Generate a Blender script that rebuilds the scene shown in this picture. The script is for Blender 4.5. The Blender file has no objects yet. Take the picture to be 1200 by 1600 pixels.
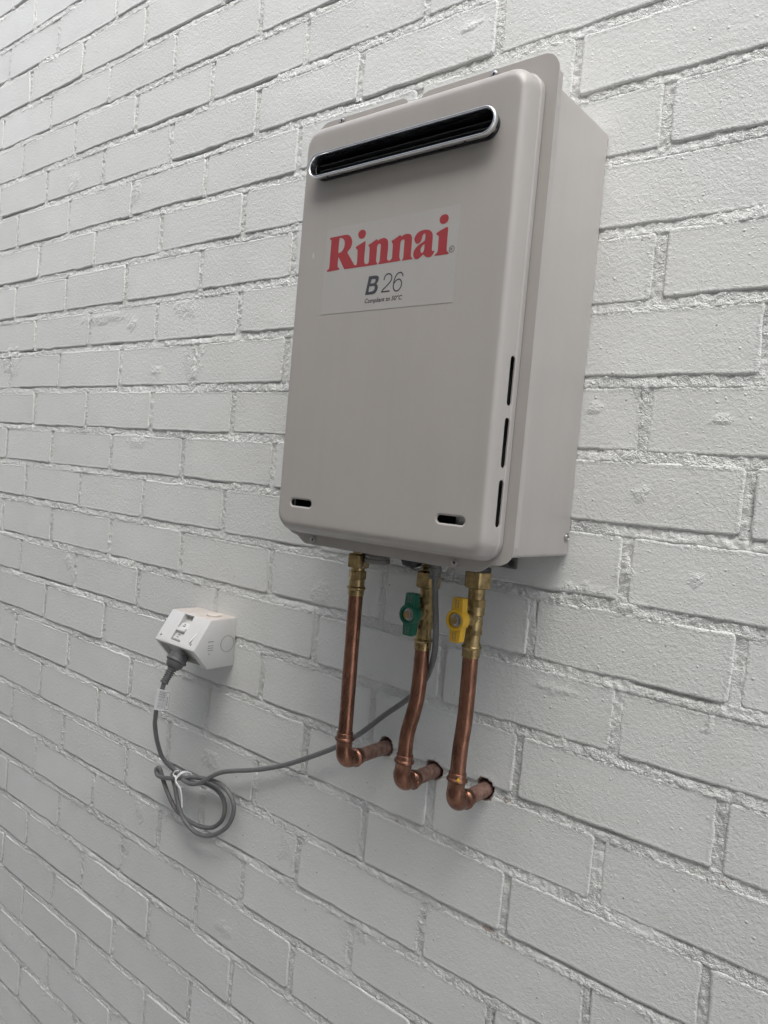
import bpy, bmesh, math, random
import numpy as np
from mathutils import Vector, Matrix

# ------------------------------------------------------------------ camera, sky, sun, exposure
scene = bpy.context.scene
col = scene.collection
CAM = np.array([1.887912, -0.845080, -0.089885])
RIGHT = np.array([0.768500, 0.633810, 0.087709])
DOWN = np.array([0.093438, 0.024443, -0.995325])
FWD = np.array([-0.632991, 0.773103, -0.040438])
FPX = 1194.457                      # focal length in pixels of a 1200 x 1600 picture
cd = bpy.data.cameras.new("camera")
cam = bpy.data.objects.new("camera", cd)
col.objects.link(cam)
m = Matrix.Identity(4)
for k in range(3):
    m[k][0], m[k][1], m[k][2], m[k][3] = RIGHT[k], -DOWN[k], -FWD[k], CAM[k]
cam.matrix_world = m
cd.sensor_fit = 'VERTICAL'
cd.sensor_height = 24.0
cd.sensor_width = 18.0
cd.lens = 24.0 * FPX / 1600.0
cd.clip_start, cd.clip_end = 0.02, 500
scene.camera = cam

SUN_EL, SUN_AZ = math.radians(59), math.radians(150)   # azimuth: light comes from the passage side (-Y)
world = bpy.data.worlds.new("World")
scene.world = world
world.use_nodes = True
wn = world.node_tree
bg = wn.nodes["Background"]
sky = wn.nodes.new("ShaderNodeTexSky")
sky.sky_type = 'NISHITA'
sky.sun_disc = False
sky.sun_elevation = SUN_EL
sky.sun_rotation = SUN_AZ
sky.air_density, sky.dust_density, sky.ozone_density = 1.0, 4.0, 1.0
hs = wn.nodes.new("ShaderNodeHueSaturation")
hs.inputs["Saturation"].default_value = 0.62       # cloud cover: a nearly white sky
wn.links.new(sky.outputs[0], hs.inputs["Color"])
wn.links.new(hs.outputs[0], bg.inputs["Color"])
bg.inputs["Strength"].default_value = 0.135
sl = bpy.data.lights.new("sun", 'SUN')
sl.energy = 1.15
sl.angle = math.radians(60)
sl.color = (1.0, 0.995, 0.985)
sun = bpy.data.objects.new("sun", sl)
col.objects.link(sun)
d = Vector((math.sin(SUN_AZ) * math.cos(SUN_EL), math.cos(SUN_AZ) * math.cos(SUN_EL), math.sin(SUN_EL)))
sun.rotation_euler = (-d).to_track_quat('-Z', 'Y').to_euler()
sun.location = (1.3, -3, 5)
vs = scene.view_settings
vs.view_transform = 'Standard'
vs.look = 'None'
vs.exposure = 1.25
vs.gamma = 1.0
vs.use_curve_mapping = False
scene.cycles.max_bounces = 6
scene.cycles.diffuse_bounces = 4
scene.cycles.glossy_bounces = 3
scene.cycles.caustics_reflective = False
scene.cycles.caustics_refractive = False

# ------------------------------------------------------------------ numpy noise
def _hash(ix, iz, seed):
    with np.errstate(over='ignore'):
        h = (ix.astype(np.int64) * 374761393 + iz.astype(np.int64) * 668265263 + seed * 1442695041) & 0xFFFFFFFF
        h = ((h ^ (h >> 13)) * 1274126177) & 0xFFFFFFFF
        h = (h ^ (h >> 16)) & 0xFFFFFF
    return h / float(0xFFFFFF)

def vnoise(x, z, f, seed=0):
    x = np.asarray(x, float) * f
    z = np.asarray(z, float) * f
    ix, iz = np.floor(x), np.floor(z)
    fx, fz = x - ix, z - iz
    fx = fx * fx * (3 - 2 * fx)
    fz = fz * fz * (3 - 2 * fz)
    a, b = _hash(ix, iz, seed), _hash(ix + 1, iz, seed)
    c, e = _hash(ix, iz + 1, seed), _hash(ix + 1, iz + 1, seed)
    return (a * (1 - fx) + b * fx) * (1 - fz) + (c * (1 - fx) + e * fx) * fz

def fbm(x, z, f, seed=0, octs=3, gain=0.5):
    s, a, t = 0.0, 1.0, 0.0
    for o in range(octs):
        s = s + a * (vnoise(x, z, f * 2 ** o, seed + o * 17) * 2 - 1)
        t += a
        a *= gain
    return s / t

# ------------------------------------------------------------------ mesh helpers
WPOS = {}                            # world origin of every object that has children

def link(o, parent=None, wloc=(0, 0, 0)):
    col.objects.link(o)
    w = np.array(wloc, float)
    if parent is not None:
        o.parent = parent
        o.location = tuple(w - WPOS[parent.name])
    else:
        o.location = tuple(w)
    WPOS[o.name] = w
    return o

def thing(name, loc, label, cat, group=None):
    o = bpy.data.objects.new(name, None)
    o.empty_display_size = 0.05
    link(o, None, loc)
    o["label"] = label
    o["category"] = cat
    if group:
        o["group"] = group
    return o

def finish(me, mat, smooth):
    if mat is not None:
        me.materials.append(mat)
    if smooth:
        me.polygons.foreach_set("use_smooth", [True] * len(me.polygons))
        if smooth < 179:
            me.set_sharp_from_angle(angle=math.radians(smooth))
    me.update()

def from_np(name, V, Q, mat, parent=None, smooth=0, attrs=None, origin=None):
    """V: n x 3 world coordinates, Q: m x 4 quads"""
    V = np.asarray(V, float)
    c = (V.min(0) + V.max(0)) / 2 if origin is None else np.array(origin, float)
    me = bpy.data.meshes.new(name)
    me.vertices.add(len(V))
    me.vertices.foreach_set("co", (V - c).astype(np.float32).ravel())
    n = len(Q)
    me.loops.add(n * 4)
    me.loops.foreach_set("vertex_index", np.asarray(Q, np.int32).ravel())
    me.polygons.add(n)
    me.polygons.foreach_set("loop_start", np.arange(0, n * 4, 4, dtype=np.int32))
    me.update(calc_edges=True)
    for k, a in (attrs or {}).items():
        at = me.attributes.new(k, 'FLOAT', 'POINT')
        at.data.foreach_set("value", np.asarray(a, np.float32))
    finish(me, mat, smooth)
    return link(bpy.data.objects.new(name, me), parent, c)

class MB:
    """collects shapes in world coordinates; build() links them as one mesh object"""
    def __init__(self):
        self.v, self.f = [], []
    def add(self, vs, fs):
        b = len(self.v)
        self.v += [tuple(map(float, p)) for p in vs]
        self.f += [tuple(b + i for i in f) for f in fs]
        return self
    def box(self, x0, x1, y0, y1, z0, z1, bev=0.0, seg=2):
        bm = bmesh.new()
        bmesh.ops.create_cube(bm, size=1.0)
        for p in bm.verts:
            p.co = ((x0 + x1) / 2 + p.co.x * (x1 - x0), (y0 + y1) / 2 + p.co.y * (y1 - y0), (z0 + z1) / 2 + p.co.z * (z1 - z0))
        if bev:
            bmesh.ops.bevel(bm, geom=bm.edges[:], offset=bev, segments=seg, profile=0.5, affect='EDGES')
        return self.bm(bm)
    def bm(self, bm):
        bm.verts.index_update()
        self.add([p.co for p in bm.verts], [[q.index for q in f.verts] for f in bm.faces])
        bm.free()
        return self
    def rings(self, R, closed=True, cap0=True, cap1=True):
        """R: list of rings, each a list of points of equal length"""
        n = len(R[0])
        b = len(self.v)
        for r in R:
            self.v += [tuple(map(float, p)) for p in r]
        for k in range(len(R) - 1):
            for i in range(n if closed else n - 1):
                j = (i + 1) % n
                self.f.append((b + k * n + i, b + k * n + j, b + (k + 1) * n + j, b + (k + 1) * n + i))
        if cap0:
            self.f.append(tuple(b + i for i in range(n))[::-1])
        if cap1:
            self.f.append(tuple(b + (len(R) - 1) * n + i for i in range(n)))
        return self
    def lathe(self, c, prof, axis=(0, 0, -1), seg=28, hexes=()):
        """prof: list of (distance along axis, radius[, sides])"""
        a = Vector(axis).normalized()
        u = a.orthogonal().normalized() if abs(a.z) < 0.9 else Vector((1, 0, 0))
        u = (u - a * u.dot(a)).normalized()
        w = a.cross(u)
        R = []
        for p in prof:
            s, r = p[0], p[1]
            o = Vector(c) + a * s
            ring = []
            for i in range(seg):
                t = 2 * math.pi * i / seg
                rr = r
                if len(p) > 2:            # flat-sided (hexagonal) section, r = across-flats radius
                    n = p[2]
                    q = (t + p[3] if len(p) > 3 else t) % (2 * math.pi / n) - math.pi / n
                    rr = min(r / math.cos(q), r * 1.125)
                ring.append(o + u * (math.cos(t) * rr) + w * (math.sin(t) * rr))
            R.append(ring)
        return self.rings(R)
    def sweep(self, path, rad, seg=20, cap=True):
        P = [Vector(p) for p in path]
        n = len(P)
        rad = rad if hasattr(rad, '__len__') else [rad] * n
        T = [(P[min(i + 1, n - 1)] - P[max(i - 1, 0)]).normalized() for i in range(n)]
        u = T[0].orthogonal().normalized()
        R = []
        for i in range(n):
            u = (u - T[i] * u.dot(T[i])).normalized()
            w = T[i].cross(u)
            R.append([P[i] + (u * math.cos(2 * math.pi * k / seg) + w * math.sin(2 * math.pi * k / seg)) * rad[i] for k in range(seg)])
        return self.rings(R, cap0=cap, cap1=cap)
    def prism(self, poly, f0, f1):
        """poly: 2D points; f0, f1 map them to the two end faces"""
        return self.rings([[f0(*p) for p in poly], [f1(*p) for p in poly]])
    def build(self, name, mat, parent=None, smooth=40, bevel=0.0, fix=True):
        V = np.array(self.v)
        c = (V.min(0) + V.max(0)) / 2
        me = bpy.data.meshes.new(name)
        me.from_pydata([tuple(p - c) for p in V], [], self.f)
        if fix:
            bm = bmesh.new()
            bm.from_mesh(me)
            if bevel:
                es = [e for e in bm.edges if len(e.link_faces) == 2 and e.calc_face_angle(0) > 0.6]
                bmesh.ops.bevel(bm, geom=es, offset=bevel, segments=2, profile=0.5, affect='EDGES', clamp_overlap=True)
            bmesh.ops.recalc_face_normals(bm, faces=bm.faces)
            bm.to_mesh(me)
            bm.free()
        finish(me, mat, smooth)
        return link(bpy.data.objects.new(name, me), parent, c)

def smooth_path(pts, step=0.004):
    P = [np.array(p, float) for p in pts]
    P = [2 * P[0] - P[1]] + P + [2 * P[-1] - P[-2]]
    out = []
    for i in range(1, len(P) - 2):
        n = max(2, int(np.linalg.norm(P[i + 1] - P[i]) / step))
        for k in range(n):
            t = k / n
            a, b, c, e = P[i - 1], P[i], P[i + 1], P[i + 2]
            out.append(0.5 * (2 * b + (c - a) * t + (2 * a - 5 * b + 4 * c - e) * t * t + (3 * b - a - 3 * c + e) * t ** 3))
    out.append(P[-2])
    return out

def rrect(x0, x1, z0, z1, r, n=8, rs=None):
    """rounded rectangle, counter-clockwise from the lower right; rs = radii (br, tr, tl, bl)"""
    rs = rs or (r, r, r, r)
    out = []
    for (cx, cz, a0), q in zip(((x1, z0, -90), (x1, z1, 0), (x0, z1, 90), (x0, z0, 180)), rs):
        ox = cx - q if cx == x1 else cx + q
        oz = cz - q if cz == z1 else cz + q
        for k in range(n + 1):
            t = math.radians(a0 + 90 * k / n)
            out.append((ox + q * math.cos(t), oz + q * math.sin(t)))
    return out

def capsule(cx, cz, hw, hh, n=12, vertical=False):
    out = []
    L = hw - hh
    for k in range(n + 1):
        t = math.radians(-90 + 180 * k / n)
        out.append((L + hh * math.cos(t), hh * math.sin(t)))
    for k in range(n + 1):
        t = math.radians(90 + 180 * k / n)
        out.append((-L + hh * math.cos(t), hh * math.sin(t)))
    return [(cx - z, cz + x) if vertical else (cx + x, cz + z) for x, z in out]

# ------------------------------------------------------------------ materials
def mat_new(name):
    mt = bpy.data.materials.new(name)
    mt.use_nodes = True
    nt = mt.node_tree
    return mt, nt, nt.nodes["Principled BSDF"]

def N(nt, typ, **kw):
    n = nt.nodes.new("ShaderNode" + typ)
    for k, v in kw.items():
        if k in n.inputs:
            n.inputs[k].default_value = v
        else:
            setattr(n, k, v)
    return n

def math_node(nt, op, a, b=None, c=None):
    n = nt.nodes.new("ShaderNodeMath")
    n.operation = op
    for i, v in enumerate((a, b, c)):
        if v is None:
            continue
        if isinstance(v, (int, float)):
            n.inputs[i].default_value = v
        else:
            nt.links.new(v, n.inputs[i])
    return n.outputs[0]

def noise(nt, vec, scale, detail=3, rough=0.55):
    n = N(nt, "TexNoise", Scale=scale, Detail=detail, Roughness=rough)
    nt.links.new(vec, n.inputs["Vector"])
    return n.outputs[0]

def maprange(nt, v, a, b, c=0.0, e=1.0):
    n = N(nt, "MapRange")
    n.inputs[1].default_value, n.inputs[2].default_value, n.inputs[3].default_value, n.inputs[4].default_value = a, b, c, e
    nt.links.new(v, n.inputs[0])
    return n.outputs[0]

def mixcol(nt, f, a, b):
    n = nt.nodes.new("ShaderNodeMix")
    n.data_type = 'RGBA'
    for i, v in ((0, f), (6, a), (7, b)):
        if isinstance(v, (int, float)):
            n.inputs[i].default_value = v
        elif isinstance(v, tuple):
            n.inputs[i].default_value = (*v, 1)
        else:
            nt.links.new(v, n.inputs[i])
    return n.outputs[2]

def paint_material(name, bare=False):
    mt, nt, b = mat_new(name)
    pos = N(nt, "NewGeometry").outputs["Position"]
    ra = N(nt, "Attribute", attribute_name="rough").outputs["Fac"]
    fine = noise(nt, pos, 170, 3, 0.82)         # roller stipple; coarse grit where mortar lies
    big = noise(nt, pos, 3.2, 1, 0.5)
    # paint nibs: scattered rounded specks of two sizes
    vo = N(nt, "TexVoronoi", Scale=110.0)
    nt.links.new(pos, vo.inputs["Vector"])
    keep = maprange(nt, N_sep(nt, vo.outputs["Color"]), 0.66, 0.95)
    nib = math_node(nt, 'MULTIPLY', maprange(nt, vo.outputs["Distance"], 0.20, 0.03), keep)
    vo2 = N(nt, "TexVoronoi", Scale=240.0)
    nt.links.new(pos, vo2.inputs["Vector"])
    keep2 = maprange(nt, N_sep(nt, vo2.outputs["Color"]), 0.60, 0.90)
    nib2 = math_node(nt, 'MULTIPLY', maprange(nt, vo2.outputs["Distance"], 0.30, 0.05), keep2)
    amp = math_node(nt, 'MULTIPLY_ADD', ra, 0.0056, 0.00090)
    h = math_node(nt, 'MULTIPLY', fine, amp)
    h = math_node(nt, 'MULTIPLY_ADD', nib, 0.0010, h)
    h = math_node(nt, 'MULTIPLY_ADD', nib2, 0.0005, h)
    bp = N(nt, "Bump", Strength=1.0, Distance=1.0)
    nt.links.new(h, bp.inputs["Height"])
    nt.links.new(bp.outputs[0], b.inputs["Normal"])
    c = mixcol(nt, maprange(nt, big, 0.35, 0.65), (0.662, 0.684, 0.674), (0.692, 0.713, 0.702))
    tone = N(nt, "ObjectInfo").outputs["Random"]
    c = mixcol(nt, math_node(nt, 'MULTIPLY', tone, 0.16), c, (0.58, 0.59, 0.56))
    wear = math_node(nt, 'MULTIPLY', maprange(nt, noise(nt, pos, 14, 2, 0.6), 0.45, 0.7), 0.16)
    c = mixcol(nt, wear, c, (0.56, 0.565, 0.53))
    # pin-holes where the paint has missed
    hole = math_node(nt, 'MULTIPLY', maprange(nt, vo.outputs["Distance"], 0.16, 0.08), math_node(nt, 'LESS_THAN', N_sep(nt, vo.outputs["Color"]), 0.022))
    c = mixcol(nt, math_node(nt, 'MULTIPLY', hole, 0.75), c, (0.10, 0.095, 0.09))
    if bare:
        ba = N(nt, "Attribute", attribute_name="bare").outputs["Fac"]
        n9 = noise(nt, pos, 260, 3, 0.7)
        bf = maprange(nt, math_node(nt, 'ADD', ba, n9), 0.95, 1.25)
        bf = math_node(nt, 'MULTIPLY', bf, math_node(nt, 'GREATER_THAN', ba, 0.02))
        c = mixcol(nt, bf, c, mixcol(nt, n9, (0.24, 0.14, 0.11), (0.50, 0.40, 0.35)))
    nt.links.new(c, b.inputs["Base Color"])
    b.inputs["Roughness"].default_value = 0.50
    b.inputs["Specular IOR Level"].default_value = 0.45
    return mt

def N_sep(nt, colr):
    s = nt.nodes.new("ShaderNodeSeparateColor")
    nt.links.new(colr, s.inputs[0])
    return s.outputs[0]

def simple(name, colr, rough=0.5, metal=0.0, var=0.06, scale=40.0, bump=0.0, bscale=300.0, spec=0.5, rvar=0.08):
    mt, nt, b = mat_new(name)
    pos = N(nt, "NewGeometry").outputs["Position"]
    n1 = noise(nt, pos, scale, 4, 0.6)
    lo = tuple(max(0, v * (1 - var)) for v in colr)
    hi = tuple(min(1, v * (1 + var)) for v in colr)
    nt.links.new(mixcol(nt, maprange(nt, n1, 0.3, 0.7), lo, hi), b.inputs["Base Color"])
    nt.links.new(maprange(nt, noise(nt, pos, scale * 1.7, 3), 0.3, 0.7, max(0.02, rough - rvar), min(1, rough + rvar)), b.inputs["Roughness"])
    b.inputs["Metallic"].default_value = metal
    b.inputs["Specular IOR Level"].default_value = spec
    if bump:
        bp = N(nt, "Bump", Strength=1.0, Distance=1.0)
        nt.links.new(math_node(nt, 'MULTIPLY', noise(nt, pos, bscale, 3), bump), bp.inputs["Height"])
        nt.links.new(bp.outputs[0], b.inputs["Normal"])
    return mt

M = {}
M['paint'] = paint_material("painted_brick")
M['paint_bare'] = paint_material("painted_brick_worn", True)
M['enamel'] = simple("heater_enamel", (0.395, 0.379, 0.36), 0.36, 0.0, 0.02, 14, 0.00003, 500, 0.5, 0.03)
def add_scuffs(mt):
    nt = mt.node_tree
    b = nt.nodes["Principled BSDF"]
    src = b.inputs["Base Color"].links[0].from_socket
    pos = N(nt, "NewGeometry").outputs["Position"]
    mp = N(nt, "Mapping")
    mp.inputs["Scale"].default_value = (26, 26, 9)
    nt.links.new(pos, mp.inputs["Vector"])
    vo = N(nt, "TexVoronoi", Scale=1.0)
    nt.links.new(mp.outputs[0], vo.inputs["Vector"])
    f = math_node(nt, 'MULTIPLY', maprange(nt, vo.outputs["Distance"], 0.05, 0.015), maprange(nt, N_sep(nt, vo.outputs["Color"]), 0.66, 0.68))
    c = mixcol(nt, math_node(nt, 'MULTIPLY', f, 0.55), src, (0.72, 0.70, 0.68))
    nt.links.new(c, b.inputs["Base Color"])
add_scuffs(M['enamel'])
def add_streaks(mt, scale, stretch, colr, amt):
    """faint dust runs: noise drawn out along the vertical"""
    nt = mt.node_tree
    b = nt.nodes["Principled BSDF"]
    src = b.inputs["Base Color"].links[0].from_socket
    pos = N(nt, "NewGeometry").outputs["Position"]
    mp = N(nt, "Mapping")
    mp.inputs["Scale"].default_value = (scale, scale, scale * stretch)
    nt.links.new(pos, mp.inputs["Vector"])
    f = math_node(nt, 'MULTIPLY', maprange(nt, noise(nt, mp.outputs[0], 1.0, 4, 0.6), 0.45, 0.75), amt)
    nt.links.new(mixcol(nt, f, src, colr), b.inputs["Base Color"])
add_streaks(M['enamel'], 45, 0.05, (0.30, 0.275, 0.25), 0.12)
def add_top_dust(mt, colr):
    """brick dust lying on the faces that look up"""
    nt = mt.node_tree
    b = nt.nodes["Principled BSDF"]
    src = b.inputs["Base Color"].links[0].from_socket
    g = N(nt, "NewGeometry")
    sp = nt.nodes.new("ShaderNodeSeparateXYZ")
    nt.links.new(g.outputs["Normal"], sp.inputs[0])
    f = math_node(nt, 'MULTIPLY', maprange(nt, sp.outputs[2], 0.80, 0.97), maprange(nt, noise(nt, g.outputs["Position"], 70, 4, 0.6), 0.3, 0.6, 0.35, 0.95))
    nt.links.new(mixcol(nt, f, src, colr), b.inputs["Base Color"])
M['stainless'] = simple("stainless_steel", (0.74, 0.75, 0.76), 0.22, 1.0, 0.03, 60, 0.0, 300, 0.5, 0.03)
M['flue_dark'] = simple("flue_inside", (0.006, 0.008, 0.012), 0.5, 0.0, 0.2, 60)
M['inner'] = simple("heater_inside", (0.05, 0.055, 0.06), 0.6, 0.2, 0.2, 30)
M['screw'] = simple("zinc_screw", (0.45, 0.45, 0.45), 0.35, 1.0, 0.1, 200)
M['sticker'] = simple("clear_sticker", (0.403, 0.400, 0.387), 0.36, 0.0, 0.02, 20, 0, 0, 0.5, 0.03)
M['red'] = simple("red_print", (0.33, 0.042, 0.05), 0.4, 0.0, 0.05, 60)
M['navy'] = simple("dark_print", (0.055, 0.06, 0.075), 0.4, 0.0, 0.1, 60)
M['black_print'] = simple("black_print", (0.035, 0.033, 0.035), 0.45, 0.0, 0.1, 60)
M['black'] = simple("black_plastic", (0.018, 0.018, 0.021), 0.45, 0.0, 0.2, 60)
M['white_plastic'] = simple("outlet_plastic", (0.60, 0.605, 0.595), 0.38, 0.0, 0.03, 25, 0.00002, 600)
add_top_dust(M['white_plastic'], (0.52, 0.46, 0.41))
M['cap_plastic'] = simple("aged_plastic", (0.60, 0.55, 0.50), 0.5, 0.0, 0.06, 60)
M['print_grey'] = simple("grey_print", (0.13, 0.13, 0.13), 0.5, 0.0, 0.1, 100)
M['cord'] = simple("grey_cord", (0.145, 0.145, 0.146), 0.45, 0.0, 0.06, 80, 0.00002, 700)
M['plug'] = simple("grey_plug", (0.095, 0.095, 0.098), 0.42, 0.0, 0.06, 80)
M['tag'] = simple("paper_tag", (0.86, 0.86, 0.85), 0.5, 0.0, 0.02, 60)
M['green'] = simple("green_plastic", (0.004, 0.105, 0.062), 0.38, 0.0, 0.08, 90)
M['yellow'] = simple("yellow_plastic", (0.60, 0.355, 0.018), 0.42, 0.0, 0.06, 90)
M['grey_cap'] = simple("grey_cap_plastic", (0.20, 0.19, 0.18), 0.5, 0.0, 0.08, 90)
M['bracket'] = simple("bracket_steel", (0.15, 0.148, 0.143), 0.5, 0.4, 0.2, 90)

def brass_material():
    mt, nt, b = mat_new("brass")
    pos = N(nt, "NewGeometry").outputs["Position"]
    n1 = noise(nt, pos, 130, 4, 0.65)
    c = mixcol(nt, maprange(nt, n1, 0.35, 0.7), (0.43, 0.33, 0.165), (0.20, 0.145, 0.072))
    nt.links.new(c, b.inputs["Base Color"])
    b.inputs["Metallic"].default_value = 1.0
    nt.links.new(maprange(nt, noise(nt, pos, 90, 3), 0.3, 0.7, 0.24, 0.48), b.inputs["Roughness"])
    bp = N(nt, "Bump", Strength=1.0, Distance=1.0)
    nt.links.new(math_node(nt, 'MULTIPLY', noise(nt, pos, 900, 2), 0.00005), bp.inputs["Height"])
    nt.links.new(bp.outputs[0], b.inputs["Normal"])
    return mt
M['brass'] = brass_material()

def copper_material(name, stain):
    mt, nt, b = mat_new(name)
    pos = N(nt, "NewGeometry").outputs["Position"]
    mp = N(nt, "Mapping")
    mp.inputs["Scale"].default_value = (1, 1, 0.35)
    nt.links.new(pos, mp.inputs["Vector"])
    n1 = noise(nt, mp.outputs[0], 75, 5, 0.65)
    n2 = noise(nt, mp.outputs[0], 95, 4, 0.6)
    c = mixcol(nt, maprange(nt, n1, 0.38, 0.68), (0.31, 0.158, 0.108), (0.13, 0.066, 0.046))
    c = mixcol(nt, math_node(nt, 'MULTIPLY', maprange(nt, n2, 0.55 - 0.12 * stain, 0.75), 0.30 + 0.5 * stain), c, (0.10, 0.045, 0.032))
    nt.links.new(c, b.inputs["Base Color"])
    b.inputs["Metallic"].default_value = 1.0
    nt.links.new(maprange(nt, n2, 0.3, 0.75, 0.20, 0.50), b.inputs["Roughness"])
    return mt
M['copper'] = copper_material("copper_tube", 0.0)
M['copper_fit'] = copper_material("copper_fitting", 0.6)

def oxidised():
    mt, nt, b = mat_new("oxidised_copper")
    pos = N(nt, "NewGeometry").outputs["Position"]
    n1 = noise(nt, pos, 130, 5, 0.7)
    c = mixcol(nt, maprange(nt, n1, 0.4, 0.7), (0.19, 0.10, 0.078), (0.34, 0.235, 0.19))
    nt.links.new(c, b.inputs["Base Color"])
    b.inputs["Metallic"].default_value = 0.45
    b.inputs["Roughness"].default_value = 0.6
    return mt
M['copper_old'] = oxidised()

# ------------------------------------------------------------------ the brick wall
# courses 86 mm, bricks 240 mm apart; the measured offsets of every joint that shows (slope mm/m, offset mm; perpends 0.1 mm)
BED = {-15: (0.0, -8.0), -14: (0.0, -7.2), -13: (0.0, -8.4), -12: (0.1, -1.3), -11: (0.0, -2.8), -10: (0.0, 0.5), -9: (2.0, 2.1), -8: (-1.9, 3.1), -7: (-1.0, 1.7), -6: (-2.4, 3.8), -5: (-2.7, 6.1), -4: (-1.8, 7.3), -3: (-1.4, 7.3), -2: (-3.5, 9.6), -1: (-0.3, 7.7), 0: (-0.9, 6.5), 1: (-0.3, 4.8), 2: (-0.6, 5.3), 3: (2.5, 0.7), 4: (2.6, -0.5), 5: (-0.3, -0.3), 6: (-1.5, -2.8), 7: (-0.2, -4.4), 8: (-3.5, -4.3), 9: (0.0, -8.0), 10: (0.0, -8.9), 11: (0.0, -7.6)}
PERP = {-15: {2: 80}, -14: {3: 85, 5: 110}, -13: {2: -31, 4: -28, 6: 25}, -12: {1: 83, 3: 55, 5: 44, 7: 87}, -11: {2: -64, 4: -69, 6: -49, 8: -62}, -10: {1: 6, 3: 46, 5: 117, 7: 88, 9: 83}, -9: {2: 74, 4: 100, 6: 37, 8: 26, 10: 22, 12: -7}, -8: {1: 39, 3: 5, 5: 43, 7: 26, 9: 45, 11: 40, 13: 18}, -7: {2: 97, 4: 97, 6: 145, 8: 121, 10: 83, 12: 45, 14: 71}, -6: {1: -59, 3: -25, 5: -34, 7: -52, 9: -10, 11: -17, 13: -32}, -5: {2: 38, 4: 91, 8: 85, 12: 37, 14: 30}, -4: {1: -57, 3: -10, 5: -27, 7: -26, 9: 15, 13: 23}, -3: {0: 61, 2: 78, 4: 55, 6: 62, 8: 91, 12: 54, 14: 40}, -2: {1: -65, 3: -46, 5: -61, 7: -16, 13: -47}, -1: {0: 59, 2: -164, 4: -109, 6: -105, 8: -58, 14: -24}, 0: {1: 121, 3: 13, 5: -7, 7: 12, 13: 2}, 1: {0: -47, 2: -59, 4: -5, 6: 43, 8: 33, 14: -9}, 2: {1: -86, 3: -86, 5: -56, 7: -18, 13: -13}, 3: {0: 11, 2: 4, 4: -17, 6: 23}, 4: {1: -137, 3: -106, 5: -136, 7: -110, 13: -96}, 5: {0: -130, 2: -91, 4: -43, 6: -64, 8: -58, 12: -47}, 6: {-1: 49, 1: -36, 3: -6, 5: -26, 7: 33, 9: -32, 11: -29}, 7: {0: -67, 2: -71, 4: -112, 6: -85, 8: -67, 10: -76}, 8: {-1: -50, 1: -54, 3: 13, 5: -83, 7: -63}, 9: {0: 43, 2: 47, 4: 24}, 10: {-1: 40, 1: 51, 3: 77}, 11: {0: 5}}
SMEAR = [(1.511, -0.199, 0.0352, 0.0106, 1.6), (1.566, -0.208, 0.0145, 0.0087, 2), (1.552, 0.038, 0.0088, 0.0086, 2.2), (1.554, -0.17, 0.0103, 0.016, 1.6), (1.641, 0.006, 0.0115, 0.0047, 1.4), (1.518, -0.041, 0.007, 0.0066, 1.2), (0.928, -0.868, 0.0223, 0.0133, 2.2), (0.935, -0.896, 0.011, 0.0111, 1.6), (0.859, -0.598, 0.0222, 0.0134, 1.2), (1.487, -0.321, 0.0282, 0.0054, 1.6), (1.662, -0.314, 0.005, 0.015, 1.0), (1.223, -0.738, 0.0105, 0.0169, 1.0), (0.719, 0.104, 0.0264, 0.0401, 1.6), (0.001, 0.116, 0.0466, 0.0307, 1.6), (0.412, 0.194, 0.0775, 0.0105, 1.5), (0.515, 0.177, 0.0226, 0.0101, 0.8), (0.684, 0.196, 0.0343, 0.0162, 0.9), (0.24, 0.501, 0.0255, 0.0222, 1.0), (0.496, 0.437, 0.0191, 0.0199, 0.9), (1.055, -0.679, 0.0155, 0.0226, 1.2), (1.078, -0.691, 0.0175, 0.0081, 1.0), (1.175, 0.465, 0.0217, 0.0071, 1.0), (1.409, 0.414, 0.0082, 0.0046, 0.8), (1.276, 0.523, 0.0169, 0.0066, 1.0), (0.619, -0.826, 0.0224, 0.0328, 1.3), (0.665, -0.759, 0.0183, 0.015, 1.0), (1.635, -0.165, 0.0059, 0.0062, 0.8), (1.495, -0.205, 0.024, 0.0076, 1.4), (1.084, -0.272, 0.016, 0.0217, 0.7), (1.165, -0.184, 0.0098, 0.0047, 1), (1.564, -0.078, 0.0102, 0.0072, 1), (1.5, 0.015, 0.011, 0.0074, 1), (0.608, 0.08, 0.0167, 0.0097, 0.9), (0.333, -0.322, 0.013, 0.0166, 1.2), (0.561, -0.056, 0.031, 0.01, 0.9)]
BARE = [(1.396, -0.304, 0.0183, 0.0082), (1.455, -0.265, 0.0102, 0.0063), (1.339, -0.516, 0.0212, 0.0069), (1.307, -0.517, 0.0119, 0.0053), (1.268, -0.562, 0.0145, 0.0054), (1.423, -0.643, 0.0168, 0.0083), (1.452, -0.651, 0.0145, 0.0065), (1.433, -0.476, 0.012, 0.0065), (1.66, -0.477, 0.0062, 0.0056), (1.692, -0.474, 0.0047, 0.0041), (0.877, -0.533, 0.019, 0.0066), (1.377, -0.224, 0.0283, 0.0066), (1.301, -0.215, 0.0207, 0.0052), (1.323, -0.367, 0.004, 0.0104)]
PIPE_HOLES = [(1.2373, -0.4638), (1.3211, -0.4720), (1.4018, -0.4710)]
GROUND = -1.60
ROW0, ROW1 = -18, 31

def bed_z(r, x):
    s, o = BED.get(r, (0.0, -7.0))
    return r * 0.086 - 0.043 + (o + s * (np.asarray(x) - (0.0 if r in BED else 0.6))) / 1000.0

def perp_x(r, i):
    dct = PERP.get(r, {})
    if i in dct:
        return i * 0.12 + dct[i] / 1e4
    mean = sum(dct.values()) / len(dct) / 1e4 if dct else (_hash(np.array([r]), np.array([3]), 5)[0] - 0.5) * 0.012
    return i * 0.12 + mean + (_hash(np.array([r]), np.array([i]), 9)[0] - 0.5) * 0.006

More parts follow.
